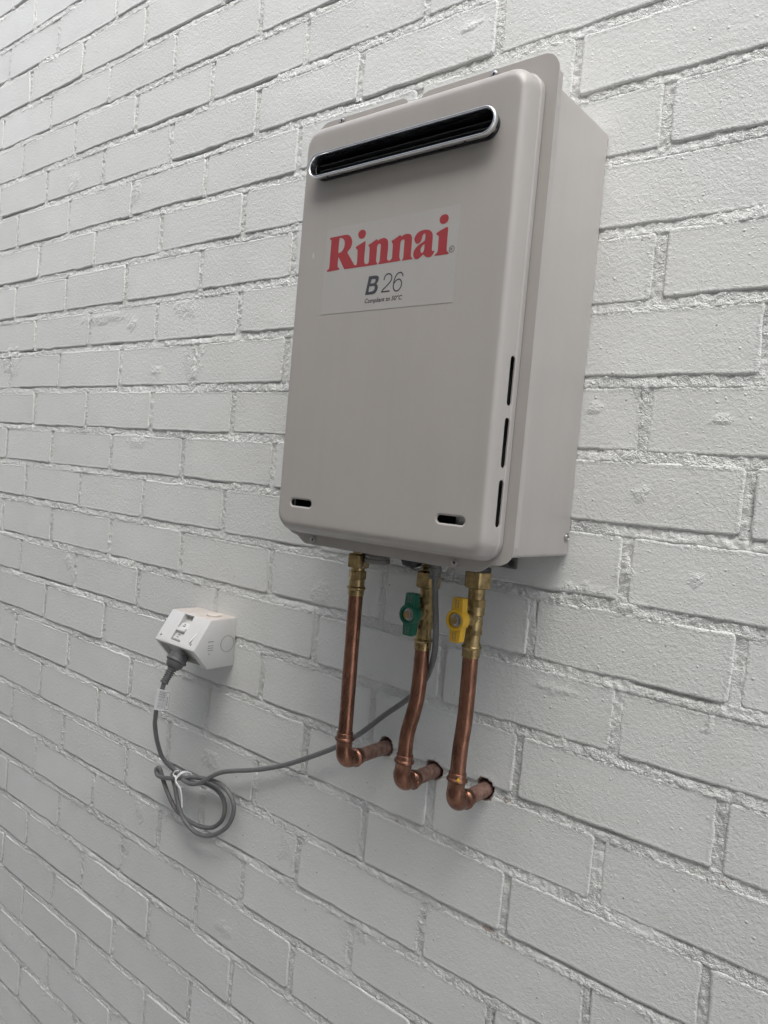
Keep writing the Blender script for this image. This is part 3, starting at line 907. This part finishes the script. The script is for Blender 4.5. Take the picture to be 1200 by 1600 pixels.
def text(name, body, size, x, z, y, mat, parent, shear=0.0, width=None, bold=0.0, thick=0.00005):
    cu = bpy.data.curves.new(name, 'FONT')
    cu.body = body
    cu.size = size
    cu.shear = shear
    cu.offset = bold
    cu.extrude = thick
    cu.resolution_u = 4
    o = curve_to_mesh(name, cu, mat, None, 0.0, thick)
    w = o.dimensions.x if o.dimensions.x else 1.0
    me = o.data
    co = np.zeros(len(me.vertices) * 3, np.float32)
    me.vertices.foreach_get("co", co)
    co = co.reshape(-1, 3)
    w = np.ptp(co[:, 0])
    s = (width / w) if width else 1.0
    co[:, 0] = (co[:, 0] - co[:, 0].min()) * s + x
    off = WPOS[o.name][2]
    co[:, 2] += off + z
    co[:, 1] += y
    bpy.data.objects.remove(o)
    c = (co.min(0) + co.max(0)) / 2
    me.vertices.foreach_set("co", (co - c).ravel())
    me.update()
    return link(bpy.data.objects.new(name, me), parent, c)
text("small_lettering", "Compliant to 50\u00b0C", 0.0072, 1.2764, 0.1168, YL, M['black_print'], sticker, 0.22, 0.0562, 0.00006)
ring = MB()
ring.rings([[(1.3957 + r * math.cos(2 * math.pi * k / 28), YL, 0.1655 + r * math.sin(2 * math.pi * k / 28)) for k in range(28)] for r in (0.0036, 0.0030)], cap0=False, cap1=False)
ring.build("registered_mark", M['black_print'], sticker, 0)
text("registered_mark", "R", 0.0044, 1.3944, 0.1640, YL, M['black_print'], sticker, 0.0, 0.0026)

# screws
def screw(parent, c, axis, r=0.0042):
    mb = MB()
    mb.lathe(c, [(0.0, r * 1.25), (0.0006, r * 1.25), (0.0008, r), (0.0018, r * 0.95), (0.0026, r * 0.6), (0.0027, r * 0.45), (0.0016, r * 0.3)], axis=axis, seg=18)
    o = mb.build("screw", M['screw'], parent, 40)
    a = Vector(axis).normalized()
    MB().lathe(Vector(c) + a * 0.0018, [(0, r * 0.32), (0.0003, r * 0.32)], axis=axis, seg=6).build("socket", M['black'], o, 0)
    return o
for c in ((1.1905, YF, -0.1737), (1.4136, YF, -0.1737), (1.1795, YF, 0.3645), (1.4065, YF, 0.3632)):
    screw(heater, c, (0, -1, 0))
screw(heater, (HX1 - 0.0022, -0.0075, -0.1380), (1, 0, 0), 0.0046)
# mounting bracket behind, and what hangs out of the underside
br = MB()
br.box(1.388, 1.4190, -0.0045, -0.0012, -0.1850, -0.158, 0.0008)
br.build("mounting_bracket", M['bracket'], heater, 30)
MB().lathe((1.4120, -0.0045, -0.1785), [(0, 0.0042), (0.001, 0.0042), (0.0016, 0.0025)], axis=(0, -1, 0), seg=16).build("bracket_rivet", M['inner'], heater, 40)
gc = MB()
gc.lathe((1.2640, -0.088, -0.1665), [(0.0, 0.0155), (0.0190, 0.0155), (0.0193, 0.0165), (0.0215, 0.0168), (0.0222, 0.0160), (0.0240, 0.0160), (0.0246, 0.0168), (0.0285, 0.0166), (0.0300, 0.0150)], seg=32)
capo = gc.build("filter_cap", M['grey_cap'], heater, 40)
st = [(1.2485 + 0.0065 * math.cos(t), -0.100, -0.1950 - 0.0085 * math.sin(t)) for t in np.linspace(0.1, math.pi - 0.1, 14)]
MB().sweep(st, 0.0011, 8).build("cap_strap", M['grey_cap'], capo, 60)
MB().lathe((1.3195, -0.088, -0.1650), [(0, 0.014), (0.020, 0.014), (0.026, 0.0115), (0.0285, 0.006)], seg=28).build("drain_plug", M['black'], heater, 40)
dr = [(1.3290 + 0.010 * math.cos(t), -0.092, -0.1880 - 0.0075 * math.sin(t)) for t in np.linspace(0.0, math.pi, 12)]
MB().sweep(dr, 0.0013, 8).build("plug_strap", M['grey_cap'], heater, 60)

# ------------------------------------------------------------------ copper pipes and brass valves
PR = 0.0095
def pipe(name, hole, elbow_y, top, label, group=None):
    """hole: (x, z) in the wall; top: list of points from the elbow's upper end to the brass"""
    hx, hz = hole
    t = thing(name, (hx, elbow_y, hz), label, "pipe", group)
    ztop = top[0][2]
    return t
def elbow_parts(t, hx, hz, ey, tilt, body='copper_fit'):
    """press elbow: down the riser, round the bend and back to the wall; tilt = (dx, dy) of riser per metre up"""
    up = Vector((tilt[0], tilt[1], 1)).normalized()
    rb = 0.0165
    base = Vector((hx, ey, hz))
    P, Rr = [], []
    c0 = base + Vector((0, rb, 0)) + Vector((0, 0, rb))      # bend centre
    start = base + up * rb
    for d, r in ((0.0235, 0.0103), (0.0230, 0.0108), (0.0180, 0.0108), (0.0172, 0.0112), (0.0158, 0.0128), (0.0138, 0.0130), (0.0122, 0.0113), (0.0115, 0.0106), (0.002, 0.0106)):
        P.append(start + up * d); Rr.append(r)
    for k in range(1, 10):
        a = math.radians(90 * k / 10)
        P.append(base + Vector((0, rb * (1 - math.cos(a)), rb * (1 - math.sin(a))))); Rr.append(0.0106 + 0.0008 * math.sin(2 * a))
    for d, r in ((0.001, 0.0106), (0.0045, 0.0106), (0.0052, 0.0113), (0.0068, 0.0128), (0.0088, 0.0128), (0.0104, 0.0113), (0.0112, 0.0108), (0.0168, 0.0108), (0.0172, 0.0103)):
        P.append(base + Vector((0, rb + d, 0))); Rr.append(r)
    MB().sweep(P, Rr, 28).build("elbow", M[body], t, 50)
    st = MB()
    st.sweep([base + Vector((0, rb + 0.014, 0)), base + Vector((0, rb + 0.03, 0)), Vector((hx, 0.015, hz))], PR, 28)
    st.build("wall_stub", M['copper_old'], t, 50)
    return start + up * 0.018

pipe_data = [
    ("copper_pipe", 0, -0.0900, [(1.2373, -0.0905, -0.440), (1.2373, -0.0920, -0.34), (1.2373, -0.0935, -0.2400)],
     "straight copper pipe without a tap, left of the green-handled valve"),
    ("copper_pipe", 1, -0.0716, [(1.3211, -0.0716, -0.440), (1.3245, -0.0714, -0.405), (1.3310, -0.0700, -0.372), (1.3330, -0.0682, -0.345), (1.3330, -0.0675, -0.2950)],
     "bent copper pipe under the green-handled valve, between the other two pipes"),
    ("copper_pipe", 2, -0.0700, [(1.4018, -0.0700, -0.440), (1.4030, -0.0690, -0.400), (1.4046, -0.0680, -0.370), (1.4050, -0.0680, -0.335), (1.4050, -0.0685, -0.2860)],
     "rightmost copper pipe, slightly bent, under the yellow-handled valve"),
]
pipes = []
for name, k, ey, top, label in pipe_data:
    hx, hz = PIPE_HOLES[k]
    t = thing(name, (hx, ey, hz), label, "pipe", "copper pipes under the heater")
    v = Vector(top[1]) - Vector((hx, ey, hz + 0.0165))
    s = elbow_parts(t, hx, hz, ey, (v.x / v.z, v.y / v.z))
    pts = [s] + [Vector(p) for p in top[1:]]
    MB().sweep(smooth_path(pts, 0.006), PR, 28).build("riser", M['copper'], t, 60)
    pipes.append(t)
# brass tail of the left pipe
f1 = MB()
f1.lathe((1.2373, -0.0937, -0.160), [(0.0, 0.0090), (0.0270, 0.0090)], seg=28)
f1.build("threaded_tail", M['brass'], pipes[0], 40)
MB().lathe((1.2373, -0.0937, -0.1875), [(0, 0.0125, 6, 0.2), (0.001, 0.0137, 6, 0.2), (0.0160, 0.0137, 6, 0.2), (0.0172, 0.0122, 6, 0.2)], seg=48).build("union_nut", M['brass'], pipes[0], 25)
f2 = MB()
f2.lathe((1.2373, -0.0937, -0.2040), [(0, 0.0088), (0.0050, 0.0088)], seg=28)
f2.lathe((1.2373, -0.0937, -0.2090), [(0, 0.0096, 6, 0.5), (0.0006, 0.0104, 6, 0.5), (0.0106, 0.0104, 6, 0.5), (0.0112, 0.0096, 6, 0.5)], seg=48)
f2.lathe((1.2373, -0.0937, -0.2200), [(0, 0.0100), (0.0003, 0.0104), (0.0090, 0.0104), (0.0098, 0.0112), (0.0108, 0.0123), (0.0126, 0.0123), (0.0138, 0.0112), (0.0145, 0.0105), (0.0215, 0.0105), (0.0220, 0.0096)], seg=32)
f2.build("press_adapter", M['brass'], pipes[0], 30)
# small yellow inspection dot on the right elbow
MB().lathe((1.4105, -0.0790, -0.4365), [(0, 0.0022), (0.0012, 0.0018)], axis=(0.55, -0.84, 0), seg=14).build("press_mark", M['yellow'], pipes[2], 40)

def valve(name, cx, cy, z, s, hz, hy, mat, label, seal):
    """z: dict of heights; s: scale of the heights"""
    t = thing(name, (cx, cy, z - 0.10 * s), label, "valve", "lever valves under the heater")
    th = MB()
    th.lathe((cx, cy, z + 0.025), [(0, 0.0098)] + [(0.003 + 0.002 * k + d, 0.0098 + q) for k in range(10) for d, q in ((0, 0), (0.001, 0.0006))] + [(0.026, 0.0096)], seg=28)
    th.build("threaded_tail", M['grey_cap'] if seal else M['brass'], t, 40)
    if seal:
        MB().lathe((cx, cy, z + 0.0045), [(0, 0.0145), (0.0035, 0.0152), (0.0046, 0.0148)], seg=28).build("rubber_seal", M['black'], t, 40)
    MB().lathe((cx, cy, z), [(0, 0.0135, 6, 0.15), (0.0012, 0.0148, 6, 0.15), (0.0192, 0.0148, 6, 0.15), (0.0205, 0.0130, 6, 0.15)], seg=48).build("union_nut", M['brass'], t, 25)
    b = MB()
    q = lambda v: v * s
    b.lathe((cx, cy, z), [(q(0.0190), 0.0098), (q(0.032), 0.0098), (q(0.0322), 0.0106, 6, 0.4), (q(0.040), 0.0110, 6, 0.4), (q(0.0402), 0.0112), (q(0.0412), 0.0116), (q(0.0495), 0.0116), (q(0.0508), 0.0104),
                          (q(0.053), 0.0100), (q(0.060), 0.0107), (q(0.066), 0.0102), (q(0.0668), 0.0098, 6, 0.4), (q(0.0722), 0.0098, 6, 0.4), (q(0.0724), 0.0092), (q(0.0800), 0.0094),
                          (q(0.0845), 0.0104), (q(0.0855), 0.0116), (q(0.0870), 0.0123), (q(0.0886), 0.0116), (q(0.0896), 0.0107), (q(0.0985), 0.0107), (q(0.0990), 0.0097)], seg=36)
    b.build("valve_body", M['brass'], t, 30)
    sm = MB()
    sm.lathe((cx, cy - 0.004, hz), [(0, 0.0088), (0.0075, 0.0088), (0.0085, 0.0076), (cy - hy - 0.016, 0.0072), (cy - hy - 0.015, 0.0055), (cy - hy - 0.002, 0.0045)], axis=(0, -1, 0), seg=24)
    sm.build("valve_stem", M['brass'], t, 40)
    # lever: hub with two wings
    out = []
    hubr, w1, w0, L = 0.0126, 0.0070, 0.0080, 0.0262
    a0 = math.asin(w0 / hubr)
    def side(sgn):
        res = [(w0 * sgn, 0.0)]
        return res
    for k in range(13):
        a = -math.pi / 2 + a0 + (math.pi - 2 * a0) * k / 12
        out.append((hubr * math.cos(a), hubr * math.sin(a)))
    out += [(w1, L - 0.001), (w1 - 0.001, L), (-w1 + 0.001, L), (-w1, L - 0.001)]
    for k in range(13):
        a = math.pi / 2 + a0 + (math.pi - 2 * a0) * k / 12
        out.append((hubr * math.cos(a), hubr * math.sin(a)))
    out += [(-w1, -L + 0.001), (-w1 + 0.001, -L), (w1 - 0.001, -L), (w1, -L + 0.001)]
    hb = MB()
    hb.prism(out, lambda x, zz: (cx + x, hy + 0.0030, hz + zz), lambda x, zz: (cx + x * 0.94, hy + 0.0145, hz + zz * 0.985))
    lev = hb.build("lever", mat, t, 35, bevel=0.0007)
    rg = MB()
    circ = lambda r, y: [(cx + r * math.cos(2 * math.pi * k / 32), y, hz + r * math.sin(2 * math.pi * k / 32)) for k in range(32)]
    rg.rings([circ(0.0124, hy + 0.0032), circ(0.0124, hy + 0.0005), circ(0.0119, hy), circ(0.0094, hy), circ(0.0088, hy + 0.0006), circ(0.0085, hy + 0.0028)], cap0=False, cap1=False)
    rg.build("hub_rim", mat, lev, 40)
    MB().lathe((cx, hy + 0.0029, hz), [(0, 0.0076), (0.0003, 0.0076)], axis=(0, -1, 0), seg=24).build("washer", M['screw'], lev, 40)
    MB().lathe((cx, hy + 0.0026, hz), [(0, 0.0050, 6), (0.0030, 0.0050, 6), (0.0036, 0.0042, 6)], axis=(0, -1, 0), seg=36).build("nut", M['screw'], lev, 30)
    MB().lathe((cx, hy - 0.0010, hz), [(0, 0.0026), (0.0010, 0.0024), (0.0014, 0.0012)], axis=(0, -1, 0), seg=16).build("stem_end", M['brass'], lev, 40)
    # moulded marks on both wings
    for sg in (1, -1):
        for k in range(2):
            for j, ln in enumerate((0.0016, 0.0011, 0.0018, 0.0013)):
                xx = cx - 0.0022 + k * 0.0036
                zz = hz + sg * (0.0158 + j * 0.0024)
                MB().box(xx - 0.0006, xx + 0.0006, hy + 0.00285, hy + 0.0031, zz - ln / 2, zz + ln / 2).build("moulded_mark", M['print_grey'] if mat is M['yellow'] else M['grey_cap'], lev, 0)
    return t
valve("lever_valve", 1.3330, -0.0678, -0.1975, 1.0, -0.2492, -0.1060, M['green'], "brass valve with green lever handle on the middle pipe", False)
valve("lever_valve", 1.4050, -0.0685, -0.1865, 1.05, -0.2425, -0.1105, M['yellow'], "brass valve with yellow lever handle on the right-hand pipe", True)

# ------------------------------------------------------------------ power outlet on the wall
BX0, BX1 = 0.7895, 0.8973
PRF = [(0.0, -0.4230), (-0.0545, -0.4235), (-0.0852, -0.3895), (-0.0537, -0.3412), (0.0, -0.3412)]   # (y, z) from the wall's foot round to its top
outlet = thing("power_outlet", ((BX0 + BX1) / 2, 0, -0.423), "white wall-mounted power outlet box with sloping switch face, a grey plug in it", "outlet")
hb = MB()
e0, e1 = BX0, BX1
ctr = (-0.035, -0.384)
def inset(pts, k):
    return [(y + (ctr[0] - y) * k, z + (ctr[1] - z) * k) for y, z in pts]
ff_u = Vector((0, -0.0852 + 0.0537, -0.3895 + 0.3412))        # down the sloping face
flen = ff_u.length
ff_u.normalize()
ff_n = Vector((0, ff_u.z, -ff_u.y))                            # outward normal
if ff_n.y > 0:
    ff_n = -ff_n
A0 = Vector((0, -0.0537, -0.3412))
def fp(x, v, n=0.0):
    """point on the sloping face: x, distance down, height above"""
    return Vector((x, 0, 0)) + A0 + ff_u * v + ff_n * n
# housing as a solid with a trough for the switch
bm = bmesh.new()
hvs = MB()
hvs.rings([[(x, y, z) for y, z in PRF] for x in (BX0, BX1)])
hob = hvs.build("housing", M['white_plastic'], outlet, 30, bevel=0.0022)
rx0, rx1, rv0, rv1 = 0.8278, 0.8538, 0.0020, flen * 0.865
cu_ = MB()
cu_.rings([[fp(rx0, rv0, d), fp(rx1, rv0, d), fp(rx1, rv1, d), fp(rx0, rv1, d)] for d in (-0.009, 0.01)])
c1 = cu_.build("cutter", None, None, 0)
en_u = Vector((0, 0.0307, -0.0340)).normalized()               # along the underside from the front lip to the foot
en_n = Vector((0, -0.0340, -0.0307)).normalized()
E0 = Vector((0, -0.0852, -0.3895))
def up_(x, v, n=0.0):
    return Vector((x, 0, 0)) + E0 + en_u * v + en_n * n
cu_ = MB()
cu_.rings([[up_(BX0 + 0.009, 0.004, d), up_(BX1 - 0.012, 0.004, d), up_(BX1 - 0.012, 0.039, d), up_(BX0 + 0.009, 0.039, d)] for d in (-0.007, 0.01)])
c2 = cu_.build("cutter", None, None, 0)
holes = []
for hx_, hv_ in ((0.7992, 0.83), (0.8822, 0.84)):
    q = MB()
    q.lathe(fp(hx_, flen * hv_, 0.004), [(0, 0.0021), (0.012, 0.0021)], axis=tuple(-ff_n), seg=16)
    holes.append(q.build("cutter", None, None, 0))
for c in [c1, c2] + holes:
    md = hob.modifiers.new("cut", 'BOOLEAN')
    md.operation, md.solver, md.object = 'DIFFERENCE', 'EXACT', c
bpy.context.view_layer.update()
dg = bpy.context.evaluated_depsgraph_get()
me3 = bpy.data.meshes.new_from_object(hob.evaluated_get(dg))
hob.modifiers.clear()
hob.data = me3
me3.polygons.foreach_set("use_smooth", [True] * len(me3.polygons))
me3.set_sharp_from_angle(angle=math.radians(28))
for c in [c1, c2] + holes:
    bpy.data.objects.remove(c)
# rocker switch lying in the trough
rk = MB()
xa, xb = 0.8300, 0.8515
pf = [(flen * 0.27, -0.0088), (flen * 0.27, -0.0035), (flen * 0.46, -0.0012), (flen * 0.465, 0.0018), (flen * 0.56, 0.0024), (flen * 0.585, -0.0008), (flen * 0.60, -0.0030), (flen * 0.80, -0.0010), (flen * 0.835, -0.0035), (flen * 0.835, -0.0088)]
rk.rings([[fp(x, v, h) for v, h in pf] for x in (xa, xb)])
rko = rk.build("rocker_switch", M['white_plastic'], outlet, 25, bevel=0.0005)
for v, h, L in ((0.335, -0.0025, 0.0020), (0.39, -0.0018, 0.0030), (0.66, -0.0022, 0.0030), (0.735, -0.0014, 0.0016)):
    q = MB()
    q.rings([[fp(xa + 0.0105 - L, flen * v - 0.0006, h + d), fp(xa + 0.0105 + L, flen * v - 0.0006, h + d), fp(xa + 0.0105 + L, flen * v + 0.0006, h + d), fp(xa + 0.0105 - L, flen * v + 0.0006, h + d)] for d in (-0.0005, 0.0006)])
    q.build("switch_mark", M['print_grey'], rko, 0)
# peeling bit of protective film by the right-hand screw hole
fm = MB()
fpts = [(0.8760, 0.80, 0.0004), (0.8790, 0.70, 0.0010), (0.8815, 0.55, 0.0006), (0.8850, 0.38, 0.0003), (0.8835, 0.58, 0.0009), (0.8815, 0.72, 0.0016), (0.8800, 0.80, 0.0022)]
fm.rings([[fp(x, flen * v, n_ + dd) for x, v, n_ in fpts] for dd in (0.0, 0.0003)])
fm.build("film_scrap", M['tag'], outlet, 0)
for hx_, hv_ in ((0.7992, 0.83), (0.8822, 0.84)):
    MB().lathe(fp(hx_, flen * hv_, -0.004), [(0, 0.00205), (0.0006, 0.00205)], axis=tuple(ff_n), seg=14).build("fixing_screw", M['print_grey'], outlet, 0)
# knock-outs: a cap on top, a scored disc and moulded text on the side
MB().lathe((0.8700, -0.0270, -0.3418), [(0, 0.0125), (0.0030, 0.0125), (0.0038, 0.0116)], axis=(0, 0, 1), seg=32).build("top_cap", M['cap_plastic'], outlet, 40)
kr = MB()
kc = lambda r, x: [(x, -0.0172 + r * math.cos(2 * math.pi * k / 36), -0.3838 + r * math.sin(2 * math.pi * k / 36)) for k in range(36)]
kr.rings([kc(0.0138, BX1 + 0.0001), kc(0.0138, BX1 + 0.00035), kc(0.0133, BX1 + 0.00035), kc(0.0133, BX1 + 0.0001)], cap0=False, cap1=False)
kr.build("knockout_ring", M['print_grey'], outlet, 0)
random.seed(4)
for j, zz in enumerate((-0.3772, -0.3838, -0.3876, -0.3914)):
    y = -0.0570
    while y < -0.0465:
        L = random.choice((0.0012, 0.0018, 0.0024))
        q = MB()
        hgt = 0.0010 if j else 0.0013
        q.box(BX1 + 0.00005, BX1 + 0.0003, y, min(y + L, -0.046), zz - hgt / 2 - (y + 0.052) * 0.02, zz + hgt / 2 - (y + 0.052) * 0.02)
        q.build("side_print", M['print_grey'], outlet, 0)
        y += L + 0.0007
tr = MB()
tr.rings([[(BX1 + 0.00015, -0.0535 + 0.0035 * a, -0.3985 + 0.0035 * c) for a, c in tri] for tri in (((-0.5, 0), (0.5, 0), (0, 0.9)), ((-0.28, 0.15), (0.28, 0.15), (0, 0.6)))], cap0=False, cap1=False)
tr.build("side_print", M['print_grey'], outlet, 0)

# ------------------------------------------------------------------ power cord with plug
P0 = Vector((0.842, -0.0700, -0.4085)); P1 = Vector((0.842, -0.0938, -0.4467))
pa = (P1 - P0).normalized()
cord = thing("power_lead", tuple(P0), "grey power lead from the outlet to the heater, its slack coiled in two loops", "cord")
plug = MB()
plug.lathe(P0 - pa * 0.002, [(0.0, 0.0155), (0.0095, 0.0160), (0.0105, 0.0172), (0.0135, 0.0176), (0.0150, 0.0165), (0.0160, 0.0148), (0.0220, 0.0135), (0.0262, 0.0100), (0.0275, 0.0078)], axis=tuple(pa), seg=32)
plo = plug.build("plug", M['plug'], cord, 40)
gr = MB()
prf = [(0.0, 0.0062)]
for k in range(6):
    s0 = 0.0005 + k * 0.0038
    rr = 0.0078 - 0.00025 * k
    prf += [(s0, 0.0056), (s0 + 0.0004, rr), (s0 + 0.0021, rr), (s0 + 0.0025, 0.0052)]
prf += [(0.0234, 0.0070), (0.0262, 0.0068), (0.0268, 0.0045)]
gr.lathe(P0 + pa * 0.0250, prf, axis=tuple(pa), seg=24)
gr.build("strain_relief", M['plug'], plo, 30)
pe = P0 + pa * 0.050
CORD = [tuple(pe), (0.8385, -0.0972, -0.4640), (0.832, -0.0977, -0.4795), (0.824, -0.0944, -0.4972), (0.814, -0.0884, -0.5172), (0.800, -0.0780, -0.5389), (0.7760, -0.0540, -0.5780), (0.7680, -0.034, -0.6140)]
CORD += COIL[3:] + COIL2 + [(1.2050, -0.0230, -0.4500)] + CUP
MB().sweep(smooth_path(CORD, 0.004), 0.0038, 14).build("cable", M['cord'], cord, 80)
ge = CUP[-1]
MB().lathe((ge[0], ge[1], -0.160), [(0.0, 0.0085), (0.024, 0.0085), (0.0245, 0.0070), (0.0290, 0.0070), (0.0295, 0.0080), (0.0335, 0.0080), (0.0340, 0.0066), (0.0390, 0.0064), (0.0395, 0.0072), (0.0425, 0.0070), (0.0430, 0.0048)], seg=24).build("cable_gland", M['cord'], cord, 35)
# barcode flag folded round the cord
TG = [Vector((0.8445, -0.1095, -0.4586)), Vector((0.8445, -0.0838, -0.4669)), Vector((0.8330, -0.0774, -0.5051)), Vector((0.8330, -0.1066, -0.4967))]
def tg(u, v, n=0.0):
    p = (TG[0] * (1 - u) + TG[1] * u) * (1 - v) + (TG[3] * (1 - u) + TG[2] * u) * v
    bulge = 0.0022 * math.exp(-((u - 0.44) / 0.20) ** 2)
    return p + Vector((bulge + n, 0, 0))
tm = MB()
us = [k / 16 for k in range(17)]
tm.rings([[tg(u, v) for u in us] + [tg(u, v, -0.0004) for u in us[::-1]] for v in (0.0, 0.5, 1.0)])
tago = tm.build("barcode_tag", M['tag'], cord, 30)
random.seed(11)
v = 0.09
while v < 0.90:
    hgt = random.choice((0.006, 0.009, 0.013, 0.018))
    q = MB()
    uu = [0.16 + 0.44 * k / 8 for k in range(9)]
    q.rings([[tg(u, v, 0.00025) for u in uu], [tg(u, v + hgt, 0.00025) for u in uu]], closed=False, cap0=False, cap1=False)
    q.build("barcode_line", M['print_grey'], tago, 0, fix=False)
    v += hgt + random.choice((0.026, 0.034, 0.044))
fr_ = MB()
for (u0, u1, v0, v1) in ((0.68, 0.70, 0.08, 0.92), (0.94, 0.96, 0.08, 0.92), (0.70, 0.94, 0.08, 0.10), (0.70, 0.94, 0.90, 0.92)):
    fr_.add([tg(u0, v0, 0.00025), tg(u1, v0, 0.00025), tg(u1, v1, 0.00025), tg(u0, v1, 0.00025)], [(0, 1, 2, 3)])
fr_.build("tag_frame", M['print_grey'], tago, 0, fix=False)
for k in range(7):
    v0 = 0.30 + k * 0.065
    q = MB()
    q.add([tg(0.77, v0, 0.00025), tg(0.86, v0 + 0.012, 0.00025), tg(0.86, v0 + 0.042, 0.00025), tg(0.77, v0 + 0.03, 0.00025)], [(0, 1, 2, 3)])
    q.build("tag_print", M['print_grey'], tago, 0, fix=False)

# white twist tie round the coil
tie_c = Vector((0.8150, -0.022, -0.6400))
tie = thing("cable_tie", tuple(tie_c), "thin white tie knotted round the coiled grey cord", "cable tie")
tp = []
for k in range(40):
    a = 2 * math.pi * 1.35 * k / 39
    tp.append(tie_c + Vector((0.003 * math.sin(a * 0.5), -0.0165 * math.cos(a), 0.0125 * math.sin(a))))
MB().sweep(tp, 0.0012, 8).build("loop", M['tag'], tie, 60)
tail = [(0.8130, -0.0375, -0.6300), (0.8190, -0.0400, -0.6390), (0.8290, -0.0380, -0.6480), (0.8330, -0.0360, -0.6640), (0.8345, -0.0350, -0.6800)]
MB().sweep(smooth_path(tail, 0.003), 0.0012, 8).build("tail", M['tag'], tie, 60)
tail = [(0.8130, -0.0385, -0.6330), (0.8080, -0.0390, -0.6290), (0.8120, -0.0380, -0.6230), (0.8190, -0.0370, -0.6200)]
MB().sweep(smooth_path(tail, 0.002), 0.0011, 8).build("tail", M['tag'], tie, 60)
